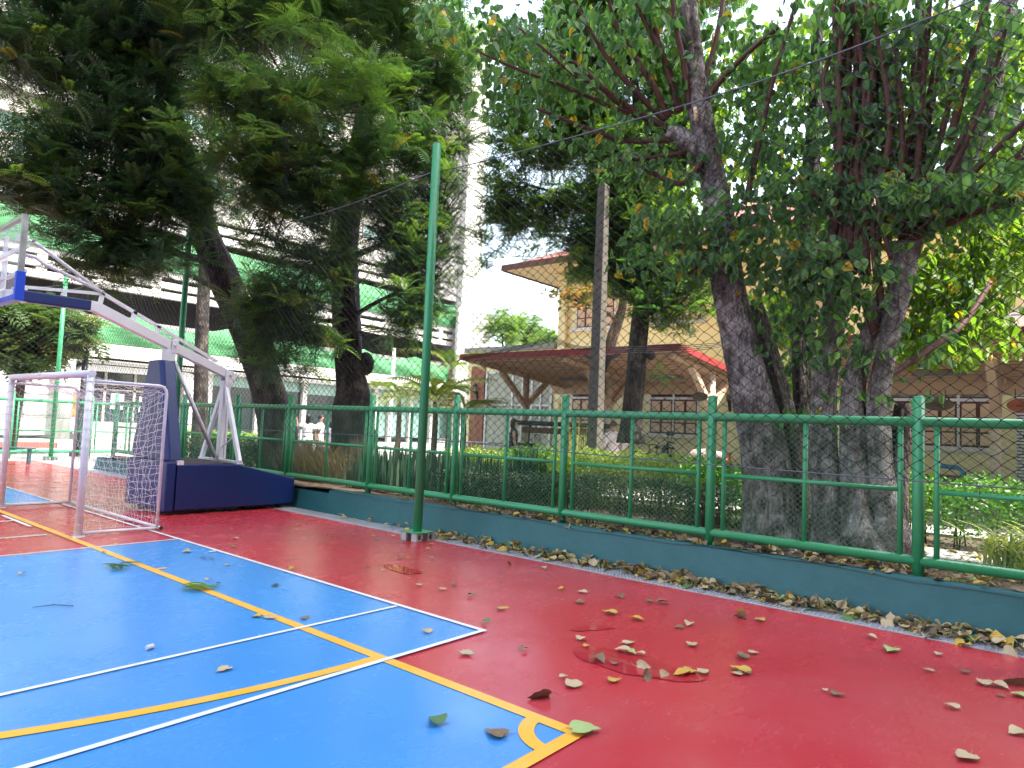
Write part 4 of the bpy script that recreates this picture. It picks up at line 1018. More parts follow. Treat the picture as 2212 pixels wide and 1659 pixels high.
# upright feathery tree
t2 = thing("feathery_tree", "feathery-leaved tree with thick upright black trunk behind the fence", "tree", at(768, 1037, 15))
mb = MB(); A2 = [(772, 1037, 15, 52), (764, 960, 15, 46), (762, 900, 15, 40), (764, 850, 15, 34), (757, 790, 15, 28), (752, 720, 15, 29), (746, 620, 15, 28), (744, 520, 15, 28), (758, 400, 14.8, 26), (782, 280, 14.6, 20), (805, 150, 14.4, 18), (818, 50, 14.3, 17), (826, -80, 14.2, 14)]
stem(mb, A2, seed=2, flare=.3); mb.sphere(at(789, 786, 14.95), .19, 14, 10, (1, 1, 1.35)); mb.build("trunk", BARK_DARK, t2)
lb = MB(); L2 = []
for rows in ([(800, 160, 14.4, 12), (740, 70, 14, 8), (690, 10, 13.6, 6)], [(760, 380, 14.8, 9), (680, 300, 14, 6), (640, 240, 13.2, 4), (630, 190, 12.6, 3)], [(790, 250, 14.5, 9), (880, 190, 14, 6), (960, 160, 13.6, 4)], [(745, 520, 15, 8), (640, 470, 14.2, 5), (560, 430, 13.6, 3)], [(748, 560, 15, 8), (850, 520, 14.4, 5), (940, 500, 14, 3)], [(752, 690, 15, 6), (840, 640, 14.6, 4), (930, 620, 14.2, 3)], [(752, 700, 15, 6), (670, 690, 14.5, 4), (600, 700, 14, 3)], [(820, 60, 14.3, 9), (900, -20, 14, 6)]):
    stem(lb, rows, 8, .05); L2 += stem_pts(rows)[0]
lb.build("limb", BARK_DARK, t2); L2 += stem_pts(A2)[0][20:]
bl = [B(*a) for a in [(480, 60, 13.5, 100, 70, 1), (610, 50, 13.2, 110, 70, 1), (740, 60, 13.5, 100, 70, .8), (880, 90, 14, 90, 70, .9), (520, 210, 13.3, 100, 70, 1.1), (640, 230, 12.6, 90, 70, 1.1), (760, 200, 13.2, 90, 60, 1), (880, 210, 13.8, 90, 60, 1), (960, 190, 13.8, 70, 70, 1), (990, 110, 14, 50, 50, .8), (550, 340, 13.2, 100, 60, 1.1), (670, 360, 13, 100, 60, 1.1), (800, 330, 13.3, 90, 55, 1), (900, 320, 13.7, 90, 55, 1), (975, 290, 13.8, 55, 45, .9), (600, 440, 13.5, 90, 50, 1), (700, 440, 13.5, 80, 50, 1), (830, 430, 13.8, 90, 45, 1), (940, 400, 14, 80, 45, .9), (560, 530, 14, 60, 40, .8), (650, 560, 14, 70, 40, .9), (830, 540, 14.2, 60, 40, .7), (920, 500, 14, 80, 40, .9), (970, 540, 14.2, 40, 30, .7), (560, 650, 14.3, 60, 35, .8), (640, 660, 14.2, 55, 35, .8), (570, 730, 14.3, 55, 30, .7), (890, 600, 14.3, 65, 35, .8), (870, 690, 14.3, 65, 35, .8), (940, 670, 14.3, 45, 28, .7), (820, 740, 14.4, 30, 18, .5), (580, 690, 14.3, 80, 50, 1.2), (700, 560, 14, 60, 60, 1), (690, 740, 14.2, 45, 55, 1), (550, 780, 14.4, 45, 30, .8), (620, 800, 14.4, 50, 24, .8), (840, 490, 14, 60, 40, 1), (960, 470, 14, 50, 40, .9), (910, 560, 14, 70, 40, 1), (600, 620, 14, 70, 50, 1), (660, 720, 14.1, 55, 40, 1), (600, 780, 14.2, 50, 28, .9), (690, 640, 14.1, 40, 60, .8), (860, 560, 14, 60, 50, 1), (900, 650, 14, 65, 50, 1), (860, 730, 14.1, 50, 28, .9), (960, 600, 14.1, 40, 40, .8), (500, -80, 13.5, 220, 80, .6), (800, -80, 13.8, 220, 80, .6)]]
_, c2 = fronds(bl, 58, FEATHER, "crown", t2, tint=(.38, .22), bright=.18)
twigs(c2, L2, BARK_MID, t2, .25)
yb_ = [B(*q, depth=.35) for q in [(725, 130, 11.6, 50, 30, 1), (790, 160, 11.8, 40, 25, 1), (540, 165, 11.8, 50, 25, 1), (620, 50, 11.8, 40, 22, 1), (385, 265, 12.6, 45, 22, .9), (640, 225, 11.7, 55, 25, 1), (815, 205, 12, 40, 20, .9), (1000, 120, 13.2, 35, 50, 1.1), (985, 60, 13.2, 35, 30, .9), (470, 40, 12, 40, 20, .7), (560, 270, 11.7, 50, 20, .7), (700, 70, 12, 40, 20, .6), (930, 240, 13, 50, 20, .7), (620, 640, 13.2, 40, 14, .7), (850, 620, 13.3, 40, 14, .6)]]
fronds(yb_, 60, FEATHER, "sun_tinted_fronds", t2, (.28, .48), 6, None, (.68, .12), .3, .3)  # brighter tint paints sunlit sprays where the sun lamp does not reach
# thin trunk
t3 = thing("slender_tree", "slender bare-trunked tree between the boom arm and the leaning trunk", "tree", at(432, 985, 21.5))
mb = MB(); A3 = [(432, 985, 21.5, 16), (434, 850, 21.5, 13), (437, 700, 21.5, 12), (441, 600, 21.5, 12), (448, 480, 21.3, 10), (455, 360, 21.2, 7), (460, 260, 21.2, 4)]
stem(mb, A3, 12, seed=3); mb.build("trunk", BARK_DARK, t3)
fronds([B(450, 330, 21, 90, 60, 1), B(470, 440, 21, 60, 50, .7), B(420, 430, 21, 60, 50, .7)], 4, SMALLLEAF, "crown", t3, (.3, .4), 6, FROND_S)
# mid tree with dark trunk by the concrete post
t4 = thing("dark_trunk_tree", "fine-leaved tree with dark straight trunk in front of the yellow building", "tree", at(1362, 940, 14.2))
mb = MB(); A4 = [(1364, 945, 14.2, 26), (1366, 900, 14.2, 20), (1372, 820, 14.2, 20), (1380, 720, 14.2, 19), (1388, 620, 14.2, 18), (1392, 520, 14.2, 17), (1395, 420, 14.2, 14), (1388, 300, 14.2, 12), (1370, 180, 14.1, 9), (1350, 40, 14, 7), (1340, -100, 14, 5)]
stem(mb, A4, 16, seed=4, flare=.2); mb.sphere(at(1406, 768, 14.1), .10, 10, 7); mb.build("trunk", BARK_DARK, t4)
lb = MB(); L4 = []
for rows in ([(1394, 440, 14.2, 9), (1300, 330, 14.2, 5), (1200, 260, 14.3, 3)], [(1390, 330, 14.2, 8), (1270, 200, 14.2, 5), (1150, 120, 14.4, 3)], [(1393, 500, 14.2, 6), (1280, 440, 14.3, 4), (1140, 400, 14.5, 2.5)], [(1390, 400, 14.2, 7), (1450, 280, 14, 5), (1500, 120, 14, 4)], [(1388, 600, 14.2, 5), (1440, 620, 14, 3), (1500, 640, 13.8, 2)]):
    stem(lb, rows, 7, .04); L4 += stem_pts(rows)[0]
lb.build("limb", BARK_DARK, t4)
bl = [B(*a) for a in [(1120, 120, 14.6, 60, 60, .5), (1180, 200, 14.4, 80, 50, .7), (1270, 240, 14.2, 90, 70, 1), (1340, 330, 14, 90, 70, 1), (1180, 330, 14.4, 90, 45, .8), (1110, 420, 14.6, 60, 40, .6), (1090, 500, 14.7, 40, 40, .5), (1220, 440, 14.3, 90, 40, .8), (1340, 450, 14.1, 90, 50, .9), (1290, 530, 14.2, 50, 30, .6), (1300, 90, 14.4, 140, 80, .7), (1440, 180, 14.2, 90, 90, .7), (1450, 340, 14, 70, 70, .7), (1450, 620, 13.9, 70, 40, .6), (1520, 660, 13.8, 60, 30, .5), (1420, 560, 14, 50, 40, .5), (1425, 800, 14, 18, 25, .6), (1260, 560, 14.2, 60, 40, .7), (1330, 500, 14, 80, 50, .9), (1440, 480, 13.9, 80, 70, .9), (1420, 660, 13.9, 60, 40, .8), (1500, 600, 13.9, 70, 50, .7), (1340, 400, 14, 90, 60, .9), (1480, 300, 14, 90, 90, .8), (1250, 520, 14.3, 60, 50, .8), (1300, 590, 14.2, 70, 45, .8), (1240, 590, 14.4, 35, 25, .4), (1350, 620, 14.1, 60, 40, .7), (1390, 560, 14, 70, 60, .9), (1085, 330, 14.8, 45, 60, .35), (1060, 560, 14.8, 35, 40, .35), (1140, 540, 14.7, 50, 25, .35), (1160, 480, 14.5, 70, 45, .6), (1100, 260, 14.8, 60, 60, .45), (1060, 400, 14.8, 40, 40, .45), (1095, 460, 14.8, 60, 45, .8), (1048, 500, 14.8, 32, 32, .35), (1075, 310, 14.8, 35, 35, .35), (1450, 700, 13.9, 50, 30, .5), (1340, 610, 14.1, 40, 25, .4), (1400, -60, 14.2, 250, 80, .5)]]
_, c4 = fronds(bl, 85, SMALLLEAF, "crown", t4, (.20, .38), 7, FROND_S, (.42, .28), .18, .5)
twigs(c4, L4, BARK_MID, t4, .25, .008)

# big many-stemmed fig with heart-shaped leaves
bo = thing("fig_tree", "huge many-trunked fig with grey bark and hanging heart-shaped leaves by fence", "tree", at(1790, 1170, 8.9))
mb = MB()
REAR = (2, 3, 7)
STEMS = [
 ([(1672, 1172, 8.9, 62), (1664, 1080, 8.9, 52), (1652, 980, 8.9, 47), (1630, 860, 8.9, 41), (1602, 740, 8.9, 37), (1580, 640, 8.9, 35), (1562, 520, 8.9, 32), (1546, 420, 8.9, 29), (1528, 330, 8.85, 27), (1510, 240, 8.8, 26), (1498, 140, 8.8, 24), (1488, 40, 8.7, 21), (1480, -100, 8.7, 17)], .10),
 ([(1640, 1172, 8.7, 34), (1636, 1040, 8.75, 30), (1622, 930, 8.8, 26), (1606, 840, 8.85, 24), (1590, 740, 8.9, 20)], .08),
 ([(1722, 1160, 9.1, 40), (1712, 1000, 9.1, 32), (1692, 880, 9.1, 27), (1660, 760, 9.1, 24), (1630, 660, 9.1, 18)], .10),
 ([(1752, 1160, 9.35, 46), (1742, 1000, 9.35, 34), (1737, 850, 9.35, 29), (1736, 700, 9.35, 25), (1740, 560, 9.3, 22), (1752, 380, 9.3, 18), (1762, 200, 9.2, 14), (1768, 20, 9.2, 10)], .09),
 ([(1800, 1182, 8.75, 52), (1788, 1080, 8.85, 38), (1780, 980, 8.9, 34), (1782, 860, 9, 31), (1796, 750, 9, 28), (1808, 640, 9, 25), (1814, 520, 9, 23), (1826, 380, 8.95, 22), (1850, 220, 8.9, 20), (1876, 70, 8.8, 18), (1890, -80, 8.8, 15)], .09),
 ([(1862, 1190, 8.6, 52), (1852, 1090, 8.75, 38), (1846, 980, 8.8, 34), (1843, 870, 8.8, 29), (1852, 790, 8.85, 26), (1880, 715, 8.9, 22), (1904, 650, 8.95, 18)], .08),
 ([(1940, 1205, 8.6, 58), (1915, 1120, 8.75, 40), (1900, 1020, 8.8, 31), (1894, 900, 8.8, 28), (1902, 820, 8.8, 25), (1922, 720, 8.8, 22), (1940, 640, 8.8, 22), (1953, 570, 8.8, 24), (1962, 525, 8.8, 25)], .07),
 ([(1925, 1110, 9.1, 30), (1935, 1010, 9.1, 26), (1945, 930, 9.1, 22), (1950, 872, 9.1, 17)], .14),
 ([(1965, 530, 8.8, 19), (2020, 440, 8.8, 18), (2070, 370, 8.85, 18), (2107, 300, 8.9, 19), (2143, 180, 9, 18), (2172, 40, 9.1, 17), (2190, -90, 9.1, 14)], .06),
 ([(1962, 520, 8.85, 15), (1970, 400, 8.9, 14), (1978, 250, 9, 13), (1986, 90, 9.1, 11), (1990, -60, 9.2, 9)], .06),
 ([(1450, 285, 8.75, 20), (1480, 305, 8.8, 24), (1530, 345, 8.85, 24)], .06),
]
rb = MB()
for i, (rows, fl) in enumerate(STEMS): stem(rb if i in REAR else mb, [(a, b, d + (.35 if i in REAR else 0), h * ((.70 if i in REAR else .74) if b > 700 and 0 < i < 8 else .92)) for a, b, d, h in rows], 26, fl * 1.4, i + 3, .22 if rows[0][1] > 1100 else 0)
for (a, b, d0), (c, e, d1), w in [((1930, 1150, 8.7), (2000, 1222, 8.3), 17), ((1880, 1150, 8.6), (1925, 1232, 8.1), 18), ((1800, 1150, 8.7), (1822, 1226, 8.2), 20), ((1700, 1150, 8.8), (1725, 1215, 8.4), 22), ((1640, 1140, 8.7), (1612, 1190, 8.5), 18)]:
    stem(mb, [(a, b, d0, w), ((a + c) / 2, (b + e) / 2 + 12, (d0 + d1) / 2, w * .8), (c, e, d1, w * .35)], 10, .06)
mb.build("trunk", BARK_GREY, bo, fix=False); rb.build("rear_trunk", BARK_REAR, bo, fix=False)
sh = MB(); SP = []
SHOOTS = [[(1440, 275), (1370, 240), (1300, 190), (1240, 160), (1180, 110), (1120, 60)], [(1440, 262), (1390, 215), (1330, 150), (1290, 90), (1250, 20), (1230, -40)], [(1445, 255), (1420, 200), (1370, 120), (1330, 50), (1310, -20)], [(1430, 272), (1340, 225), (1260, 150), (1175, 105), (1060, 70)], [(1465, 245), (1450, 180), (1420, 80), (1400, 10), (1395, -40)], [(1470, 240), (1440, 140), (1405, 70), (1370, 0)], [(1490, 235), (1478, 140), (1460, 60), (1450, -30)], [(1500, 235), (1490, 150), (1500, 60), (1510, -30)], [(1505, 240), (1530, 150), (1550, 70), (1565, -20)], [(1500, 250), (1560, 170), (1620, 110), (1680, 60)], [(1460, 300), (1350, 305), (1250, 270), (1160, 235)], [(1480, 330), (1400, 342), (1330, 345)], [(1430, 268), (1330, 235), (1230, 190), (1120, 150), (1030, 110)], [(1520, 340), (1480, 395), (1420, 380), (1350, 330)],
 [(1965, 525), (2020, 460), (2090, 420), (2160, 370), (2230, 330)], [(1975, 522), (2060, 440), (2140, 400), (2235, 345)], [(1970, 515), (2050, 380), (2100, 280), (2150, 150), (2180, 20)], [(1960, 510), (1985, 420), (2000, 300), (2020, 200), (2040, 60), (2050, -30)], [(1950, 515), (1930, 440), (1915, 340), (1895, 270), (1880, 180)], [(1955, 510), (1945, 400), (1975, 250), (1990, 100), (1995, -20)], [(1980, 512), (2080, 470), (2200, 430)], [(1835, 500), (1845, 350), (1850, 200), (1862, -20)], [(1825, 480), (1830, 300), (1835, 100), (1833, -20)], [(1815, 480), (1812, 300), (1808, 150), (1800, -10)], [(1844, 480), (1904, 375), (1922, 270), (1904, 120), (1877, -10)], [(1856, 240), (1880, 330), (1907, 480), (1925, 560)], [(1613, 435), (1634, 330), (1664, 195), (1694, 90), (1724, -10)], [(2054, 300), (2084, 180), (2138, -10)], [(1979, 435), (1991, 210), (2003, 75), (2010, -20)], [(1905, 660), (1890, 560), (1884, 470)], [(1890, 720), (1860, 640), (1800, 590), (1740, 560)], [(1560, 560), (1500, 545), (1440, 520), (1400, 470)], [(1905, 820), (2000, 760), (2080, 700), (2140, 610)], [(1820, 460), (1760, 420), (1690, 380)], [(1560, 500), (1520, 560), (1490, 590)]]
for _ in range(16):
    a0 = rnd.uniform(1770, 1900); SHOOTS.append([(a0, rnd.uniform(470, 600)), (a0 + rnd.uniform(-12, 22), 330), (a0 + rnd.uniform(-25, 45), 170), (a0 + rnd.uniform(-40, 70), -20)])
for _ in range(10): g = rnd.uniform(-.3, 1.15); SHOOTS.append([(1962 + rnd.uniform(-8, 8), 522)] + [(1962 + math.sin(g) * q + rnd.uniform(-8, 8), 522 - math.cos(g) * q) for q in (130, 270, 420)])
for i, pl in enumerate(SHOOTS):
    d0 = 8.75; dd = rnd.uniform(-.14, .10)
    if i == 32: dd = .35
    rows = [(a, b, d0 + dd * k, max(2.2, 8.0 - 1.2 * k) * (0.8 if i in (10, 11, 12, 31, 33, 34) else 1)) for k, (a, b) in enumerate(pl)]
    p, r = stem_pts(rows); sh.tube(p, r, 8); SP += p[2:]
sh.build("red_shoots", SHOOT, bo, fix=False)
for a, b, dx, dy, d in ((1505, 262, -4, -30, 8.6), (1420, 545, -10, -26, 8.5), (1440, 550, 2, -24, 8.5), (1856, 244, -6, -16, 8.7), (2009, 320, 3, -14, 8.7), (1500, 490, 3, -26, 8.6)):
    p, q = at(a, b, d), at(a + dx, b + dy, d); MB().tube([p, q], [.028, .024], 8).build("cut_stub", CUTWOOD, bo)
def heart_leaves(blobs, dens, name, parent, size=(.075, .170), extra=None, tint=(.45, .2), yellow=.02, m=HEART):
    P = blob_points(blobs, dens)
    if extra is not None: P = np.concatenate([P, extra])
    k = len(P); X = np.stack([nr.normal(0, .45, k), nr.normal(0, .45, k), -np.abs(nr.normal(.75, .3, k))], 1)
    Z = rand_dirs(k); Z[:, 2] = np.abs(Z[:, 2]) + .25
    tn = np.clip(nr.normal(tint[0], tint[1], k), 0, .92); tn = np.where(nr.random(k) < yellow, nr.uniform(.955, 1, k), tn)
    S = nr.uniform(*size, k); v, f, t = place(HEART_T[0], HEART_T[1], P, X, Z, S, tn)
    o = np_mesh(name, v, f, m, parent, t)
    pet = P + np.stack([nr.normal(0, .02, k), nr.normal(0, .02, k), nr.uniform(.03, .08, k)], 1)
    return o, P, pet
bl = [B(*a, depth=.75) for a in [(1000, 50, 8.8, 90, 50, 1), (1100, 110, 8.9, 100, 60, 1), (1090, 210, 8.8, 50, 45, .8), (1160, 250, 9, 60, 40, .5), (1200, 70, 9.1, 110, 60, .9), (1210, 190, 9.1, 80, 50, .6), (1320, 120, 9.3, 90, 70, .7), (1420, 70, 9.4, 80, 60, .6), (1300, 310, 9, 80, 40, .5), (1400, 380, 8.9, 90, 50, .7), (1450, 490, 8.5, 100, 50, 1), (1540, 560, 8.4, 70, 45, .7), (1420, 560, 8.5, 60, 35, .6), (1650, 320, 8.8, 80, 80, .7), (1700, 440, 8.7, 110, 70, 1.1), (1650, 550, 8.5, 90, 50, 1), (1760, 570, 8.5, 100, 60, 1), (1825, 610, 8.4, 60, 50, .8), (1740, 660, 8.6, 70, 40, .45), (1600, 470, 8.5, 90, 60, .6), (1500, 520, 8.6, 70, 50, .6), (1690, 620, 8.7, 70, 50, .45), (1650, 690, 8.9, 50, 40, .25), (1800, 690, 8.5, 60, 40, .4), (1770, 760, 8.5, 70, 40, .5), (1850, 765, 8.5, 45, 30, .4), (1600, 110, 9.4, 100, 80, .8), (1720, 140, 9.4, 90, 90, .7), (1720, 260, 9.4, 80, 60, .6), (1920, 40, 8.4, 80, 50, 1), (2010, 70, 8.6, 90, 70, .7), (2120, 100, 8.8, 90, 80, .4), (2050, 230, 8.9, 80, 60, .5), (1930, 440, 8.5, 90, 55, 1.1), (2060, 430, 8.5, 90, 55, 1.2), (2170, 270, 8.9, 70, 90, .4), (2180, 420, 8.7, 60, 70, .4), (1870, 250, 8.7, 60, 60, .4), (1720, 900, 8.4, 14, 30, .3), (1890, 860, 8.5, 30, 20, .3), (1750, 480, 9.4, 130, 100, .8), (1650, 200, 9.5, 120, 120, .8), (1350, 30, 8.7, 300, 70, .6), (1900, -70, 8.9, 350, 70, .7)]]
ex = np.array([list(p) for p in SP for _ in range(3)]); ex = ex + nr.normal(0, .10, ex.shape)
heart_leaves(bl, 185, "leaves", bo, extra=ex)
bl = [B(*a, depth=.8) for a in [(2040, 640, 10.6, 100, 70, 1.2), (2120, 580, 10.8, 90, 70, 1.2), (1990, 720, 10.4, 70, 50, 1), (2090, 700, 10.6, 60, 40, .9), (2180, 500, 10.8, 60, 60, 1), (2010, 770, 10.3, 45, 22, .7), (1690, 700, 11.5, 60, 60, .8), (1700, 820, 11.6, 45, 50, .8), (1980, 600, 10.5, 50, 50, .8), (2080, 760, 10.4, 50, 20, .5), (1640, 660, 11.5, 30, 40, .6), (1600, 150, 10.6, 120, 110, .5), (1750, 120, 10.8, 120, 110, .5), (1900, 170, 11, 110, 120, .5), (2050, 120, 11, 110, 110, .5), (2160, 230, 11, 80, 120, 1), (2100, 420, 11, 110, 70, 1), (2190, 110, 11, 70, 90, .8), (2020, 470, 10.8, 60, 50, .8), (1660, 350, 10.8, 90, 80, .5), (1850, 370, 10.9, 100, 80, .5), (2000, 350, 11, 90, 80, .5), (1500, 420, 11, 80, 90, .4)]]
heart_leaves(bl, 300, "sunlit_leaves", bo, tint=(.82, .10), yellow=.03, m=HEARTSUN)  # bright yellow-green tint paints the backlit sun into these leaves

# almond-like tree with orange leaves near the eave, and distant trees
t5 = thing("almond_tree", "young tree with orange and green leaves under the red eave", "tree", at(1300, 880, 18.6))
mb = MB(); stem(mb, [(1300, 880, 18.6, 12), (1308, 780, 18.6, 12), (1325, 720, 18.5, 12), (1345, 660, 18.3, 9), (1340, 610, 18, 6)], 12, seed=5); stem(mb, [(1335, 690, 18.4, 6), (1280, 660, 17.9, 4), (1210, 640, 17.4, 3)], 8); mb.build("trunk", BARK_DARK, t5)
P = blob_points([B(1215, 635, 17.2, 45, 16, 1), B(1260, 650, 17.3, 40, 20, 1), B(1290, 630, 17.4, 45, 18, 1), B(1225, 665, 17.3, 22, 16, .8)], 330); k = len(P)
v, f, t = place(OVAL_T[0], OVAL_T[1], P, rand_dirs(k) * [1, 1, .5], np.array([[0, 0, 1.0]]) + nr.normal(0, .4, (k, 3)), nr.uniform(.14, .24, k), nr.random(k), nr.uniform(.22, .3, k)); np_mesh("crown", v, f, ALMOND, t5, t)
for px, py, d, rx, ry, lb_ in [(1085, 700, 52, 42, 42, "rounded pale green tree beyond the walkway beside the grey tower block"), (1135, 712, 58, 50, 44, "hazy tall tree beyond the low annex roof"), (1185, 728, 50, 36, 22, "low bright green tree touching the yellow building's corner")]:
    r_ = thing("distant_tree", lb_, "tree", at(px, 905, d), "trees far beyond the walkway")
    mb = MB(); stem(mb, [(px, 920, d, 4), (px + 2, 800, d, 3), (px, 720, d, 2)], 8); mb.build("trunk", BARK_MID, r_)
    P = blob_points([B(px, py, d, rx, ry, .5), B(px - rx * .4, py + ry * .5, d, rx * .7, ry * .6, .7), B(px + rx * .4, py + ry * .4, d, rx * .7, ry * .7, .7), B(px, py - ry * .3, d, rx * .5, ry * .6, .5)], 30); k = len(P)
    v, f, t = place(FROND_S[0], FROND_S[1], P, rand_dirs(k) * [1, 1, .4], np.array([[0, 0, 1.0]]) + nr.normal(0, .4, (k, 3)), nr.uniform(.5, .9, k), nr.random(k)); np_mesh("crown", v, f, FARLEAF, r_, t)
t6 = thing("broad_leaved_tree", "glossy broad-leaved small tree beyond the far fence left of the goal", "tree", at(20, 990, 29))
mb = MB(); stem(mb, [(20, 1000, 29, 8), (40, 860, 29, 7), (60, 740, 29, 5), (80, 690, 28.5, 3)], 10); mb.build("trunk", BARK_MID, t6)
P = blob_points([B(40, 690, 28, 80, 40, 1), B(120, 710, 27.5, 60, 42, 1), B(30, 760, 28, 60, 30, .8), B(170, 720, 27.5, 30, 34, .7), B(100, 770, 28, 60, 14, .5), B(-60, 700, 28, 60, 70, .6)], 26); k = len(P); per = 6
Pc = np.repeat(P, per, 0); ph = nr.uniform(0, 6.28, k * per); el = nr.normal(-.1, .4, k * per)
D = np.stack([np.cos(ph) * np.cos(el), np.sin(ph) * np.cos(el), np.sin(el)], 1)
FB = t_frond(6, .12, .42, 60, .35); v, f, t = place(FB[0], FB[1], Pc, D, np.array([[0, 0, 1.0]]) + nr.normal(0, .3, (k * per, 3)), nr.uniform(.5, .8, k * per), np.clip(np.repeat(nr.normal(.5, .25, k), per), 0, .96)); np_mesh("crown", v, f, BROADLEAF, t6, t)

# concrete utility post
cp = thing("concrete_post", "square weathered concrete utility post beside the dark-trunked tree", "post", at(1290, 960, 13.2))
p0 = at(1284, 985, 13.2); p1 = at(1303, 480, 13.2); p0 = Vector((p0.x, p0.y, .2)); ptop = Vector((p0.x + .0, p0.y, at(1303, 400, 13.2).z))
v = []
for z, w in ((p0.z, .125), (ptop.z, .088)):
    R = Matrix.Rotation(rad(0), 3, 'Z'); v += [Vector((p0.x, p0.y, z)) + R @ Vector((sx * w, sy * w, 0)) for sx, sy in ((-1, -1), (1, -1), (1, 1), (-1, 1))]
MB().add(v, [(3, 2, 1, 0), (4, 5, 6, 7)] + [(i, (i + 1) % 4, (i + 1) % 4 + 4, i + 4) for i in range(4)]).build("shaft", POLE_CONC, cp, bevel=.015)
hl = MB()
for k in range(12): z = .9 + k * .38; hl.cyl((p0.x - .14, p0.y, z), (p0.x - .10, p0.y, z), .012, n=8)
hl.build("bolt_hole", DARK, cp)
br = MB()
for s in (-1, 1): br.prism([(p0.y + s * .1, 2.75), (p0.y + s * .1, 3.08), (p0.y + s * .42, 3.10), (p0.y + s * .38, 3.05), (p0.y + s * .2, 2.98)], p0.x + .12, p0.x + .16, 'x')
br.build("bracket", DARK_METAL, cp)
cb = thing("overhead_cables", "bundle of sagging black overhead cables crossing above the red fascia", "cables", (p0.x, p0.y, 3.9))
mb = MB()
for i in range(4):
    for (a, b, da), (c, e, dc), sg in (((1000, 772 + i * 2, 15), (1195, 728 + i * 3, 14), .02), ((1195, 728 + i * 3, 14), (1292, 748 + i * 2, 13.3), .08), ((1292, 748 + i * 2, 13.3), (1560, 740 + i * 3, 13.6), .04 + .02 * i), ((1560, 740 + i * 3, 13.6), (1760, 728 + i * 4, 13.6), .06)):
        P, Q = at(a, b, da), at(c, e, dc); mb.tube([P.lerp(Q, t / 8) - Vector((0, 0, sg * 4 * (t / 8) * (1 - t / 8))) for t in range(9)], .007, 5)
mb.build("cable", BLACK_CORD, cb, fix=False)

# ------------------------------------------------------------------ shrubs, hedges, palms
def hedge(name, label, box, m, n, size, cat="hedge", tint=(.5, .25), wob=.08, group=None, shell=.55, tm=None, wid=None):
    x0, x1, y0, y1, z0, z1 = box; r = thing(name, label, cat, ((x0 + x1) / 2, (y0 + y1) / 2, z0), group)
    P = nr.random((n, 3)); P[:, 2] = P[:, 2] ** .6
    k = nr.random(n) < shell; ax = nr.integers(0, 5, n)
    P[:, 0] = np.where(k & (ax == 0), 0.02, np.where(k & (ax == 1), .98, P[:, 0])); P[:, 1] = np.where(k & (ax == 2), .02, P[:, 1]); P[:, 2] = np.where(k & (ax >= 3), 1, P[:, 2])
    P = np.array([x0, y0, z0]) + P * np.array([x1 - x0, y1 - y0, z1 - z0])
    P[:, 2] += wob * (np.sin(P[:, 0] * 4 + P[:, 1] * 3.1) * .5 + np.sin(P[:, 1] * 7.3 + 1) * .5) * (P[:, 2] - z0) / (z1 - z0); P += nr.normal(0, wob * .6, (n, 3)); P[:, 2] = np.maximum(P[:, 2], z0 + .02)
    X = rand_dirs(n); X[:, 2] = X[:, 2] * .6 + .45; tt = tm or OVAL_T
    v, f, t = place(tt[0], tt[1], P, X, rand_dirs(n) + [0, 0, .8], nr.uniform(*size, n), np.clip(nr.normal(*tint, n), 0, 1), None if wid is None else nr.uniform(*wid, n)); np_mesh("foliage", v, f, m, r, t)
    st = MB()
    for _ in range(max(6, int((y1 - y0) * 9))):
        x, y = rnd.uniform(x0 + .1, x1 - .1), rnd.uniform(y0 + .1, y1 - .1); st.tube([(x, y, z0 - .05), (x + rnd.uniform(-.1, .1), y + rnd.uniform(-.1, .1), z0 + (z1 - z0) * .75)], [.012, .005], 5)
    st.build("stems", BARK_MID, r, fix=False); return r
hedge("lime_hedge", "long clipped yellow-green hedge in the sun behind the concrete post", (10.1, 11.2, 5.0, 7.6, .28, 1.12), LIME, 9000, (.05, .10), tint=(.62, .2))
hedge("lime_hedge", "yellow-green hedge in front of the woman in dark dress", (10.2, 11.3, 7.7, 10.4, .28, 1.02), LIME, 9000, (.05, .10), tint=(.65, .2))
hedge("green_bush", "bright green rounded bush in the yellow hedge below the motorcycle", (9.6, 10.6, 3.7, 4.7, .28, 1.10), BRIGHTGREEN, 3500, (.05, .10), "bush")
hedge("green_bush", "small bright green bush in front of the walking woman's legs", (9.9, 10.6, 7.7, 8.5, .28, 1.14), BRIGHTGREEN, 2500, (.05, .09), "bush")
hedge("clipped_hedge", "dense clipped hedge with sunlit top beyond the paved garden path", (10.1, 11.1, -2.5, 2.6, .34, 1.10), BRIGHTGREEN, 11000, (.05, .10), tint=(.55, .25))
hedge("flowering_shrub", "dull green shrub dotted with tiny white flowers behind the fence mesh", (8.0, 9.6, 6.2, 8.4, .32, .78), DULLSHRUB, 9000, (.03, .07), "shrub", wob=.06)
r = hedge("flowering_shrub", "darker dull green shrub behind the fence before the concrete post", (8.0, 9.5, 3.7, 6.15, .32, .88), DULLSHRUB, 10000, (.05, .10), "shrub", (.4, .25), .06, wid=(.012, .03))
fl = np.stack([nr.uniform(8.0, 9.6, 260), nr.uniform(5.4, 8.4, 260), nr.uniform(.70, .86, 260)], 1)
v, f, t = place(OVAL_T[0], OVAL_T[1], fl, rand_dirs(260), rand_dirs(260), nr.uniform(.014, .026, 260), nr.random(260), np.full(260, .03))
tag(np_mesh("white_flowers", v, f, mat("white_petals", (.75, .77, .75), .6), r), kind="stuff")
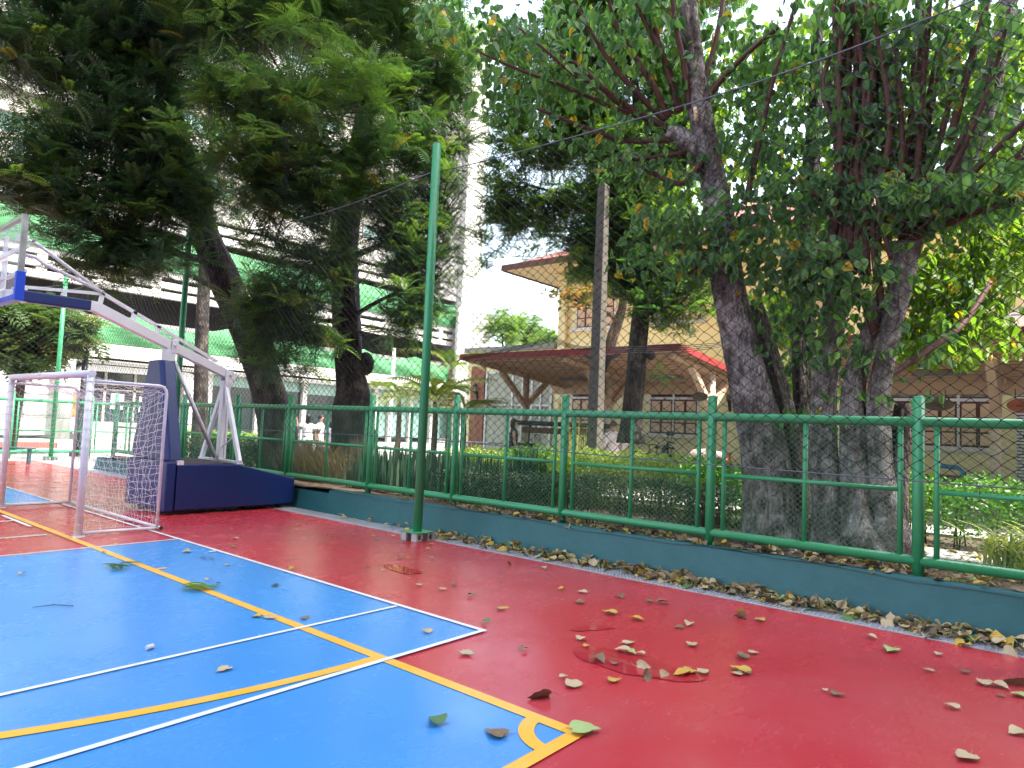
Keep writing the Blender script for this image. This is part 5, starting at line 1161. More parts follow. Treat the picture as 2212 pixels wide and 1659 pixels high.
def blades(name, label, cat, spots, n, hgt, w, m, lean=.25, tint=(.4, .25), arch=0.0, group=None, tipw=.2):
    r = thing(name, label, cat, spots[0], group); V, F, T = [], [], []
    seg = 6
    for _ in range(n):
        c = Vector(spots[rnd.randrange(len(spots))]) + Vector((rnd.gauss(0, .10), rnd.gauss(0, .10), 0)); h = rnd.uniform(*hgt); a = rnd.uniform(0, 6.283); o = Vector((math.cos(a), math.sin(a), 0)); s = Vector((-o.y, o.x, 0)); le = abs(rnd.gauss(0, lean)); tt = min(1, max(0, rnd.gauss(*tint))); b0 = len(V)
        for k in range(seg + 1):
            t = k / seg; p = c + Vector((0, 0, h * (t - arch * t * t))) + o * (le * h * t + arch * h * .8 * t * t); wd = w * (1 - t ** 3 * (1 - tipw)) * (.6 + .4 * min(1, t * 4))
            V += [p - s * wd / 2, p + s * wd / 2]; T += [tt, tt]
        for k in range(seg): F.append((b0 + 2 * k, b0 + 2 * k + 1, b0 + 2 * k + 3, b0 + 2 * k + 2))
    np_mesh("blades", [tuple(v) for v in V], F, m, r, T); return r
gz = .32
blades("snake_plants", "bed of upright dark snake plant blades behind the chain-link", "plants", [(8.4 + .35 * (i % 4), 7.9 + .27 * (i // 4), gz) for i in range(48)], 560, (.45, .85), .055, SNAKE, .10, (.35, .3))
blades("snake_plants", "sparser snake plant clump beside the tall pole and lime hedge", "plants", [(9.6 + .2 * (i % 3), 7.6 + .3 * (i // 3), gz) for i in range(6)], 60, (.6, 1.0), .06, SNAKE, .10, (.35, .3))
blades("dry_grass_clump", "brown dried ornamental grass clump in front of the black trunk", "plants", [(8.3 + .3 * (i % 3), 11.4 + .26 * (i // 3), gz) for i in range(24)], 1500, (.5, 1.35), .010, DRYGRASS, .42, (.4, .3), .35)
blades("dry_grass_clump", "reddish dried grass tuft among the snake plants", "plants", [(9.9, 10.6, gz), (10.1, 11.2, gz)], 260, (.7, 1.1), .014, DRYGRASS, .3, (.8, .2), .25)
blades("striped_grass_plant", "yellow-striped arching grassy plant at the right end of the fence", "plant", [(8.95, .62, .33), (9.1, .45, .33), (8.8, .35, .33), (9.05, .15, .33)], 170, (.5, 1.0), .026, SPIDER, .35, (.5, .3), .55)
blades("bamboo_clump", "thin pale bamboo canes standing left of the concrete post", "plant", [(11.4, 7.75, .3), (11.5, 7.95, .3)], 40, (1.2, 1.7), .018, SPIDER, .06, (.7, .3))
hedge("red_tipped_shrub", "small red and green shrub behind the boom's rear support", (9.2, 10.4, 18.6, 20.2, .3, .95), BRIGHTGREEN, 2500, (.05, .1), "shrub")
hedge("low_shrub", "low mixed green shrub row behind the basketball stand's fence bays", (8.3, 10.4, 14.6, 18.4, .3, .85), DULLSHRUB, 7000, (.06, .13), "shrub", (.6, .3), .12)
hedge("low_hedge", "low sunlit hedge strip near the dark shopfront behind students", (12.0, 13.0, 20.8, 27, 0, .9), LIME, 4000, (.07, .13), tint=(.5, .25))
PT = t_frond(20, .034, .26, 46, .75)
def palm(px, py_, d, h, nf, L, label):
    b = at(px, py_, d); r = thing("palm", label, "palm tree", (b.x, b.y, .3), "small palms by the white wall")
    MB().tube([(b.x, b.y, .2), (b.x + .04, b.y, .3 + h * .3), (b.x + .02, b.y - .03, .3 + h * .7), (b.x, b.y, .3 + h)], [.12, .09, .08, .06], 10).build("trunk", mat("ringed_palm_trunk", (.22, .18, .13), .9, col2=(.10, .08, .06), scale=3, stretch=(1, 1, 6)), r)
    ph = np.arange(nf) * 2.4 + nr.uniform(0, 6); el = nr.uniform(.15, 1.0, nf); D = np.stack([np.cos(ph) * np.cos(el), np.sin(ph) * np.cos(el), np.sin(el)], 1)
    v, f, t = place(PT[0], PT[1], np.tile([[b.x, b.y, .3 + h]], (nf, 1)), D, np.tile([[0, 0, 1.0]], (nf, 1)), nr.uniform(.8, 1.1, nf) * L, np.clip(nr.normal(.5, .25, nf), 0, 1)); np_mesh("fronds", v, f, PALM, r, t)
palm(938, 900, 19.5, 1.95, 16, 1.6, "bushy palm with yellowing fronds close to the tall pole")
palm(1182 - 213, 900, 20.5, 3.0, 12, 1.25, "taller dark-stemmed palm with a small crown by the canopy's end")
palm(1000, 900, 19, 1.65, 13, 1.35, "low palm in front of the red brick pier")
palm(860, 900, 21, 2.0, 14, 1.5, "pale palm at the black trunk's side")
for (px, py, lb_) in [(1536, 1092, "taller white pot with a leafy sprig by the fig's foot"), (1596, 1097, "shorter white pot with a leafy sprig by the fig's foot")]:
    b = gnd(px, py, .31); r = thing("flower_pot", lb_, "flower pot", b, "white flower pots")
    hh = .20 if px < 1550 else .16
    MB().tube([b, b + Vector((0, 0, hh)), b + Vector((0, 0, hh)), b + Vector((0, 0, hh * .9))], [.09, .115, .10, .095], 18).build("pot", WHITE_TRIM, r)
    P = np.array(b)[None] + np.stack([nr.normal(0, .09, 90), nr.normal(0, .09, 90), hh + nr.uniform(.08, .65, 90)], 1)
    v, f, t = place(OVAL_T[0], OVAL_T[1], P, rand_dirs(90), rand_dirs(90) + [0, 0, .8], nr.uniform(.04, .09, 90), nr.random(90) * .9); np_mesh("leaves", v, f, DULLSHRUB, r, t)
    s = MB()
    for k in range(4): s.tube([b + Vector((0, 0, hh * .8)), b + Vector((rnd.uniform(-.1, .1), rnd.uniform(-.1, .1), hh + .55))], [.006, .003], 5)
    s.build("stalk", BARK_MID, r)
wd_n = 0
for (px, py) in [(858, 1072), (880, 1082), (1010, 1092), (1035, 1095), (1062, 1104), (1195, 1128), (700, 1042)]:
    b = gnd(px, py, .395); r = thing("weed", ["tiny weed sprouting on the wall top by the pole", "small weed on the wall top right of the pole", "round-leaved weed under the fence's bottom rail", "second round-leaved weed touching the bottom rail", "bushier weed under the bottom rail near a post", "weed at a post foot above the drifted leaves", "weed tuft at the broken wall corner near the stand"][wd_n], "weed", b, "weeds along the wall top"); wd_n += 1
    k = 14; P = np.array(b)[None] + np.stack([nr.normal(0, .05, k), nr.normal(0, .05, k), nr.uniform(.01, .11, k)], 1)
    v, f, t = place(HEART_T[0], HEART_T[1], P, rand_dirs(k) * [1, 1, .3], np.tile([[0, 0, 1.0]], (k, 1)) + nr.normal(0, .3, (k, 3)), nr.uniform(.03, .055, k), nr.random(k) * .6 + .2); np_mesh("leaves", v, f, HEART, r, t)
    s = MB()
    for q in P[:6]: s.tube([b, Vector(q)], .0025, 4)
    s.build("stalk", BARK_MID, r)
# ------------------------------------------------------------------ people
def skin_body(name, verts, edges, rads, m, root_i=0, sub=1):
    me = bpy.data.meshes.new(name); me.from_pydata([tuple(v) for v in verts], edges, [])
    o = bpy.data.objects.new(name, me); C.objects.link(o); me.materials.append(m)
    mod = o.modifiers.new('skin', 'SKIN'); mod.use_smooth_shade = True
    for i, r in enumerate(rads):
        s = me.skin_vertices[0].data[i]; s.radius = r if hasattr(r, '__len__') else (r, r); s.use_root = (i == root_i)
    ss = o.modifiers.new('sub', 'SUBSURF'); ss.levels = sub; ss.render_levels = sub
    return o
def person(label, pos, face, H, hairlen, top, bottom, topname, bottomname, pose, hairm=HAIR, sleeves=1.0):
    """face: unit xy heading. Local frame: f forward, s to the person's left."""
    f = Vector((face[0], face[1], 0)).normalized(); s = Vector((-f.y, f.x, 0)); u = Vector((0, 0, 1)); k = H / 1.7; o = Vector(pos)
    W = lambda a, b, c: o + (f * a + s * b + u * c) * k
    V, E, R = [], [], []
    def nd(p, r, par=None):
        V.append(p); R.append(tuple(q * k for q in r) if hasattr(r, '__len__') else r * k)
        if par is not None: E.append((par, len(V) - 1))
        return len(V) - 1
    pel = nd(W(0, 0, .92), (.135, .10)); wa = nd(W(.0, 0, 1.08), (.115, .085), pel); ch = nd(W(.0, 0, 1.28), (.14, .095), wa); nb = nd(W(-.01, 0, 1.42), .055, ch); nk = nd(W(.01, 0, 1.49), .048, nb)
    hd = nd(W(.03, 0, 1.58), (.072, .082), nk); tp = nd(W(.02, 0, 1.66), (.066, .075), hd); nd(W(.10, 0, 1.565), .018, hd)
    for sd, arm in ((1, pose['l']), (-1, pose['r'])):
        sh = nd(W(0, sd * .17, 1.37), .052, ch); el = nd(W(arm[0][0], sd * arm[0][1], arm[0][2]), .040, sh); wr = nd(W(arm[1][0], sd * arm[1][1], arm[1][2]), .026, el)
        d = (V[wr] - V[el]).normalized(); pm_ = nd(V[wr] + d * .06 * k, (.034, .018), wr)
        ax = d.cross(s).normalized() if abs(d.dot(s)) < .9 else f
        for q, L in ((-.027, .065), (-.010, .078), (.008, .072), (.026, .058)):
            a = nd(V[pm_] + (d * .045 + ax * q) * k, .0095, pm_); nd(V[a] + (d * L * .8 - s * sd * .012) * k, .0075, a)
        th = nd(V[wr] + (d * .035 + ax * .038) * k, .0105, pm_); nd(V[th] + (d * .032 + ax * .014) * k, .0085, th)
    for sd, leg in ((1, pose['ll']), (-1, pose['rl'])):
        hp = nd(W(0, sd * .095, .86), .088, pel); kn = nd(W(leg[0], sd * .095, .48), .056, hp); an = nd(W(leg[1], sd * .09, .08), .036, kn); nd(W(leg[1] + .14, sd * .10, .035), (.036, .028), an)
    b = skin_body("person", V, E, R, SKIN)
    tag(b, label, "person")
    def child(n, mb, m):
        c = mb.build(n, m); c.parent = b; return c
    def ell(mb, rows, n=16):
        """lofted clothing: rows of (forward, side, z, rx side, ry depth)"""
        v, fc = [], []
        for a, sd, z, rx, ry in rows:
            for t in range(n): g = 6.2832 * t / n; v.append(W(a + ry * math.cos(g), sd + rx * math.sin(g), z + .008 * math.sin(3 * g + z * 20)))
        for i in range(len(rows) - 1):
            for t in range(n): fc.append((i * n + t, i * n + (t + 1) % n, (i + 1) * n + (t + 1) % n, (i + 1) * n + t))
        return mb.add(v, fc, True)
    tpm = ell(MB(), [(0, 0, .84, .19, .135), (0, 0, .95, .18, .125), (0, 0, 1.1, .165, .115), (0, 0, 1.25, .185, .125), (0, 0, 1.36, .19, .11), (0, 0, 1.425, .13, .085), (-.005, 0, 1.455, .075, .07)])
    if sleeves:
        for sd, arm in ((1, pose['l']), (-1, pose['r'])):
            A, Bq, Cq = W(0, sd * .16, 1.375), W(arm[0][0], sd * arm[0][1], arm[0][2]), W(arm[1][0], sd * arm[1][1], arm[1][2])
            tpm.tube([A, Bq] + ([Bq.lerp(Cq, sleeves)] if sleeves > .3 else []), ([.078, .060, .046] if sleeves > .3 else [.078, .068]), 12) if sleeves > .3 else tpm.tube([A, A.lerp(Bq, .75)], [.078, .068], 12)
    child(topname, tpm, top)
    if bottomname == 'dress_skirt': bm_ = ell(MB(), [(0, 0, .48, .24, .19), (0, 0, .7, .21, .16), (0, 0, .90, .185, .14), (0, 0, 1.04, .168, .12)])
    else:
        bm_ = ell(MB(), [(0, 0, .80, .185, .13), (0, 0, .92, .18, .125), (0, 0, 1.02, .17, .118)])
        for sd, leg in ((1, pose['ll']), (-1, pose['rl'])): bm_.tube([W(0, sd * .09, .88), W(leg[0], sd * .095, .48), W(leg[1], sd * .09, .09)], [x * k for x in (.105, .078, .062)], 14)
    child(bottomname, bm_, bottom)
    for sd, leg in ((1, pose['ll']), (-1, pose['rl'])):
        sm = MB().tube([W(leg[1] - .05, sd * .09, .035), W(leg[1] + .06, sd * .095, .04), W(leg[1] + .19, sd * .10, .03)], [x * k for x in (.042, .045, .026)], 10); child("shoe", sm, DARK_METAL)
    hm = MB(); c = W(.005, 0, 1.625); n1, n2 = 14, 9; v, fc = [], []
    for j in range(n2 + 1):
        t = math.pi * .62 * j / n2
        for i in range(n1):
            g = 6.2832 * i / n1; cut = 1.0 if math.cos(g) < .35 else .62; tt = t * cut
            v.append(c + (f * (math.sin(tt) * math.cos(g) * .102 - .010) + s * math.sin(tt) * math.sin(g) * .090 + u * math.cos(tt) * .108) * k * (1 + .03 * math.sin(5 * g + j)))
    for j in range(n2):
        for i in range(n1): fc.append((j * n1 + i, (j + 1) * n1 + i, (j + 1) * n1 + (i + 1) % n1, j * n1 + (i + 1) % n1))
    hm.add(v, fc, True)
    if hairlen:
        vv, ff = [], []
        for i in range(9):
            g = math.pi * (.40 + 1.2 * i / 8)
            for z, rr in ((1.62, .100), (1.52, .100), (1.52 - hairlen * .5, .088), (1.52 - hairlen, .07)): vv.append(W(.0 + math.cos(g) * rr - .01, math.sin(g) * rr * .92, z))
        for i in range(8):
            for z in range(3): ff.append((i * 4 + z, i * 4 + z + 1, i * 4 + 4 + z + 1, i * 4 + 4 + z))
        hm.add(vv, ff, True)
    child("hair", hm, hairm)
    ey = MB()
    for sd in (-1, 1): ey.sphere(W(.108, sd * .032, 1.592), .009 * k, 8, 6)
    child("eye", ey, DARK); mo = MB().bar(W(.112, -.025, 1.535), W(.112, .025, 1.535), .008, .006); child("mouth", mo, mat("lips", (.32, .11, .09), .5))
    return b
RV = (0.64, -0.77)
hang = [(-.02, .235, 1.10), (.06, .25, .85)]
NAVYCLOTH = mat("navy_cloth", (.010, .014, .032), .8); PINKWHITE = mat("pale_pink_shirt_cloth", (.62, .50, .50), .8, col2=(.66, .58, .58), scale=8); GREYCLOTH = mat("grey_trouser_cloth", (.08, .085, .095), .85)
LILAC = mat("lilac_shirt_cloth", (.28, .22, .36), .8); WHITECLOTH = mat("white_shirt_cloth", (.66, .66, .66), .8); PEACH = mat("peach_cloth", (.55, .30, .24), .8)
w_ = at(1111, 905, 16.5); person("woman with black bob in sleeveless dark dress walking past the fence", (w_.x, w_.y, .33), RV, 1.47, .10, NAVYCLOTH, NAVYCLOTH, "dress_bodice", "dress_skirt", {'l': hang, 'r': [(.03, .22, 1.09), (.10, .22, .84)], 'll': (.10, .16), 'rl': (-.02, -.16)}, HAIR, 0)
w_ = at(1326, 905, 15.6); person("man in pale pink shirt seen from behind next to the concrete post", (w_.x, w_.y, .33), (.55, .80), 1.50, 0, PINKWHITE, GREYCLOTH, "shirt", "trousers", {'l': [(-.05, .27, 1.12), (.16, .22, .98)], 'r': [(-.10, .30, 1.12), (.12, .24, .98)], 'll': (.06, .06), 'rl': (-.02, -.08)}, HAIR_GREY, .9)
for px, d_, face, top, hl, lb, ps in [(666, 19.5, (.5, .9), WHITECLOTH, .28, "long-haired student in white top with one arm raised above dry grass", {'l': [(.10, .30, 1.22), (.20, .34, 1.50)], 'r': hang, 'll': (0, 0), 'rl': (0, 0)}), (693, 19.8, RV, WHITECLOTH, 0, "short-haired student in grey-white shirt between two others", {'l': hang, 'r': hang, 'll': (0, 0), 'rl': (0, 0)}), (716, 20.3, (-.2, 1), LILAC, .05, "student in lilac shirt by the black trunk", {'l': hang, 'r': hang, 'll': (0, 0), 'rl': (0, 0)})]:
    w_ = at(px, 905, d_); person(lb, (w_.x, w_.y, .30 if px < 700 else .26), face, 1.42 if px < 700 else 1.30, hl, top, GREYCLOTH, "shirt", "trousers", ps, HAIR, .25)

# ------------------------------------------------------------------ vehicles and clutter by the yellow building
def wheel(mb_t, mb_r, c, r, w, ax=(0, 1, 0), n=24):
    c = Vector(c); u, v, _ = basis(Vector(ax))
    mb_t.tube([c + (u * math.cos(a) + v * math.sin(a)) * (r - w / 2) for a in [6.2832 * k / n for k in range(n + 1)]], w / 2, 8, cap=False)
    mb_r.tube([c + (u * math.cos(a) + v * math.sin(a)) * (r - w * 1.1) for a in [6.2832 * k / n for k in range(n + 1)]], w * .22, 6, cap=False)
    for k in range(12): a = 6.2832 * k / 12; mb_r.cyl(c, c + (u * math.cos(a) + v * math.sin(a)) * (r - w), .004, n=4)
def bicycle(pos, yaw, label, m):
    r = thing("bicycle", label, "bicycle", pos, "bicycles by the yellow wall"); o = Vector(pos); d = Vector((math.cos(yaw), math.sin(yaw), 0)); s = Vector((-d.y, d.x, 0))
    P = lambda a, z, b=0: o + d * a + s * b + Vector((0, 0, z))
    for a in (-.52, .52):
        t, rm = MB(), MB(); wheel(t, rm, P(a, .33), .33, .035, s); w = t.build("wheel", DARK_METAL, r); rm.build("rim", STEEL, w)
    fr = MB()
    for p, q in ((P(-.52, .33), P(-.12, .30)), (P(-.12, .30), P(-.22, .78)), (P(-.52, .33), P(-.2, .70)), (P(-.2, .70), P(.34, .80)), (P(-.12, .30), P(.36, .70)), (P(.34, .88), P(.52, .33))): fr.cyl(p, q, .018, n=8)
    fr.build("frame", m, r); hb = MB().tube([P(.25, .98, -.26), P(.36, 1.0, -.12), P(.36, .98, 0), P(.36, 1.0, .12), P(.25, .98, .26)], .013, 8).cyl(P(.34, .86), P(.36, .99), .015, n=8); hb.build("handlebar", DARK_METAL, r)
    MB().cyl(P(-.22, .78), P(-.235, .90), .013, n=8).sphere(P(-.24, .92), .12, 12, 8, (1, .55, .3)).build("saddle", DARK_METAL, r)
    MB().cyl(P(-.12, .30, -.09), P(-.12, .30, .09), .06, n=14).bar(P(-.12, .30, .08), P(-.05, .15, .08), .02).bar(P(-.05, .15, .08), P(-.05, .15, .16), .06, .02).build("crank", DARK_METAL, r)
for px, d_, yaw, lb, m in ((1400, 17.6, 2.2, "dark bicycle leaning by the yellow wall nearest the black trunk", DARK_METAL), (1432, 17.2, 2.5, "dark grey bicycle just left of the motorcycle", mat("grey_bike_paint", (.10, .11, .13), .4))):
    w_ = at(px, 950, d_); bicycle((w_.x, w_.y, .345), yaw, lb, m)
w_ = at(1486, 950, 17.0); mt = thing("motorcycle", "black motor scooter with pale seat cover parked below the shuttered window", "motorcycle", (w_.x, w_.y, .345)); o = Vector((w_.x, w_.y, .345)); d = Vector((-.55, .83, 0)).normalized(); s = Vector((-d.y, d.x, 0))
P = lambda a, z, b=0: o + d * a + s * b + Vector((0, 0, z))
for a in (-.60, .60):
    t, rm = MB(), MB(); wheel(t, rm, P(a, .27), .27, .085, s); w = t.build("wheel", DARK_METAL, mt); rm.build("rim", STEEL, w)
v, f = [], []
prof = [(-.85, .62, .08), (-.6, .66, .13), (-.2, .62, .15), (.05, .36, .16), (.32, .40, .17), (.48, .80, .16), (.55, .98, .10)]
bd = MB(); bd.tube([P(a, z) for a, z, r_ in prof], [r_ for a, z, r_ in prof], 14); bd.build("body", mat("black_gloss_paint", (.012, .012, .014), .15, coat=.5), mt)
MB().tube([P(-.80, .80), P(-.5, .83), P(-.15, .80), (P(.02, .74))], [.09, .13, .13, .07], 12).build("seat", mat("pale_seat_cover", (.42, .34, .31), .6), mt)
MB().tube([P(.35, 1.05, -.34), P(.46, 1.08, -.15), P(.46, 1.06, 0), P(.46, 1.08, .15), P(.35, 1.05, .34)], .016, 8).cyl(P(.58, .30), P(.47, 1.05), .03, n=10).build("handlebar", DARK_METAL, mt)
MB().sphere(P(.58, .94), .09, 12, 8, (1, 1, .8)).build("headlight", GREYGLASS, mt)
for b in (-.3, .3): MB().cyl(P(.44, 1.08, b), P(.42, 1.24, b * 1.15), .008, n=6).sphere(P(.42, 1.28, b * 1.15), .07, 10, 8, (.4, 1, .8)).build("mirror", DARK_METAL, mt)
MB().sphere(P(-.9, .70), .05, 10, 8).build("tail_light", mat("red_lamp_lens", (.4, .02, .02), .2), mt)

w_ = at(1213, 950, 17.2); gc = thing("golf_cart", "roofed golf cart with grey seats parked under the walkway", "golf cart", (w_.x, w_.y, .345)); o = Vector((w_.x, w_.y, .345)); d = Vector((.64, -.77, 0)); s = Vector((.77, .64, 0))
for a in (-.75, .75):
    for b in (-.5, .5):
        t, rm = MB(), MB(); wheel(t, rm, P(a, .23, b), .23, .16, s); w = t.build("wheel", DARK_METAL, gc); rm.build("rim", STEEL, w)
R2 = Matrix((d, s, Vector((0, 0, 1)))).transposed()
MB().box(P(0, .36), (2.3, 1.1, .22), rot=R2).box(P(.85, .60), (.55, 1.05, .34), rot=R2).build("body", mat("dark_cart_paint", (.05, .05, .055), .35), gc, bevel=.04)
MB().box(P(-.35, .62), (.6, 1.0, .16), rot=R2).box(P(-.62, .90), (.12, 1.0, .45), rot=R2).box(P(.35, .60), (.5, 1.0, .12), rot=R2).build("seat", mat("grey_seat_vinyl", (.30, .28, .26), .6), gc, bevel=.03)
MB().box(P(0, 1.42), (2.45, 1.15, .05), rot=R2).box(P(0, 1.36), (2.3, 1.0, .05), rot=R2).build("roof", mat("dark_roof_panel", (.05, .05, .055), .4), gc, bevel=.02)
ps_ = MB()
for a, b in ((-.85, -.48), (-.85, .48), (.9, -.48), (.9, .48)): ps_.cyl(P(a, .5, b), P(a * .94, 1.38, b), .018, n=8)
ps_.build("roof_post", DARK_METAL, gc)
MB().box(P(0, 1.22), (2.0, 1.02, .14), rot=R2).build("rolled_blind", BROWN, gc, bevel=.03)
MB().tube([P(.55 + .17 * math.cos(a) * .3, .92 + .17 * math.sin(a), .2 + .17 * math.cos(a)) for a in [6.2832 * k / 16 for k in range(17)]], .014, 6, cap=False).build("steering_wheel", DARK_METAL, gc)

def cabinet(px, d_, w, dp_, h, label, m):
    q = at(px, 950, d_); r = thing("cabinet", label, "cabinet", (q.x, q.y, .345))
    MB().b2(q.x - dp_ / 2, q.x + dp_ / 2, q.y - w / 2, q.y + w / 2, .345, .345 + h).build("carcass", m, r, bevel=.01)
    for e in (-.25, .25): MB().b2(q.x - dp_ / 2 - .014, q.x - dp_ / 2 - .0005, q.y + w * e - w * .23, q.y + w * e + w * .23, .39, .345 + h - .05).build("door", m, r)
    MB().b2(q.x - dp_ / 2 - .02, q.x + dp_ / 2 + .02, q.y - w / 2 - .02, q.y + w / 2 + .02, .3455 + h, .375 + h).build("top", BROWN, r)
cabinet(1130, 17.6, .42, .4, .85, "dark brown box cabinet behind the walking woman", BROWN)
cabinet(1551, 17.4, .50, .4, .85, "reddish brown cabinet standing near the pale canopy column", mat("red_brown_board", (.20, .055, .03), .6))
cabinet(2042, 17.3, .62, .4, .62, "grey brown storage box under the wide shuttered window", mat("grey_brown_board", (.20, .15, .13), .7))
q = at(2043 + 32, 1000, 17.2); tag(MB().tube([(q.x, q.y + .35, 1.18), (q.x, q.y + .05, 1.16), (q.x, q.y - .05, 1.08), (q.x, q.y - .05, .36)], .05, 12).build("blue_pipe", mat("blue_pvc", (.05, .20, .42), .4)), "bent blue plastic pipe beside the storage box", "pipe")
q = at(2112, 1000, 17.2); r = thing("rubbish_bag", "pale plastic rubbish bag bulging over a bin by the white louvres", "rubbish bag", (q.x, q.y, .345))
MB().tube([(q.x, q.y, .345), (q.x, q.y, .85)], [.18, .21], 14).build("bin", mat("pink_grey_bin", (.36, .27, .25), .6), r)
bg_ = MB().sphere((q.x, q.y, .92), .25, 18, 12, (1, 1, .7)); 
bg_.v = [tuple(Vector(p) + Vector((0, 0, .035 * math.sin(p[0] * 40) * math.sin(p[1] * 37)))) for p in bg_.v]; bg_.build("bag", mat("translucent_bag", (.52, .46, .42), .35), r)
br_ = MB(); a, b = at(1008, 950, 17.0), at(1092, 950, 17.2); a = Vector((a.x, a.y, .345)); b = Vector((b.x, b.y, .345))
Z_ = lambda p, z: Vector((p.x, p.y, z))
br_.tube([Z_(a, .36), Z_(a, 1.12), Z_(a.lerp(b, .05), 1.2), Z_(a.lerp(b, .95), 1.2), Z_(b, 1.12), Z_(b, .36)], .022, 8); br_.cyl(Z_(a, .55), Z_(b, .55), .018, n=8)
for k in range(1, 8): br_.cyl(Z_(a.lerp(b, k / 8), .55), Z_(a.lerp(b, k / 8), 1.2), .010, n=6)
tag(br_.build("crowd_barrier", WHITE_METAL), "white tubular crowd barrier in front of the curtained glass front", "barrier")

# ------------------------------------------------------------------ fallen leaves
def leaf_mesh(kind, seed):
    rr = random.Random(seed); nx, ny = 10, 6; V, F = [], []
    c1, c2, c3 = rr.choice([.12, .3, .6, -.3, .9]), rr.uniform(-.35, .45), rr.uniform(-.3, .3); lop = rr.uniform(.85, 1.15)
    for i in range(nx + 1):
        t = i / nx; x = 1.12 * t; hw = .47 * math.sin(math.pi * min(1, (t * 1.02 + .06)) ** .62) ** .85 if t < .86 else .10 * (1 - t) / .14 + .006
        if i == 0: hw = .22
        for j in range(ny + 1):
            s = j / ny * 2 - 1; y = hw * s * (lop if s > 0 else 1); xx = x - (.08 * abs(s) * (1 - t) ** 3)
            z = c1 * y * y + c2 * (x - .45) ** 2 + c3 * y * (x - .5) + .025 * math.sin(9 * x + seed) * math.sin(8 * y + seed * 2) + .02 * abs(s) * rr.uniform(-1, 1)
            V.append((xx, y, z))
    for i in range(nx):
        for j in range(ny): a = i * (ny + 1) + j; F.append((a, a + 1, a + ny + 2, a + ny + 1))
    mb = MB().add(V, F, True)
    if rr.random() < .7: mb.tube([(0.02, 0, V[3][2]), (-.25, rr.uniform(-.1, .1), V[3][2] + rr.uniform(-.02, .10)), (-.5, rr.uniform(-.25, .25), V[3][2] + rr.uniform(-.05, .12))], [.014, .011, .008], 5)
    zm = min(p[2] for p in mb.v); mb.v = [(p[0] - .5, p[1], p[2] - zm) for p in mb.v]
    me = bpy.data.meshes.new("fallen_leaf"); me.from_pydata(mb.v, [], mb.f); me.polygons.foreach_set('use_smooth', [True] * len(me.polygons)); me.materials.append(dead(kind)); return me
LM = {}
def fallen(kind, x, y, z, size, yaw, label, group, tiltx=0, tilty=0, variant=None):
    vr = rnd.randrange(7) if variant is None else variant
    if (kind, vr) not in LM: LM[kind, vr] = leaf_mesh(kind, vr * 13 + 5 + len(kind))
    o = bpy.data.objects.new("fallen_leaf", LM[kind, vr]); C.objects.link(o); o.location = (x, y, z); o.scale = (size,) * 3; o.rotation_euler = (tiltx, tilty, yaw)
    return tag(o, label, "leaf", group)
FR = {'a': (884.8, 1161.3, .3), 'b': (1493.1, 1161.3, .325), 'c': (0, 1106, .4), 'd': (608.3, 718.9, .3)}
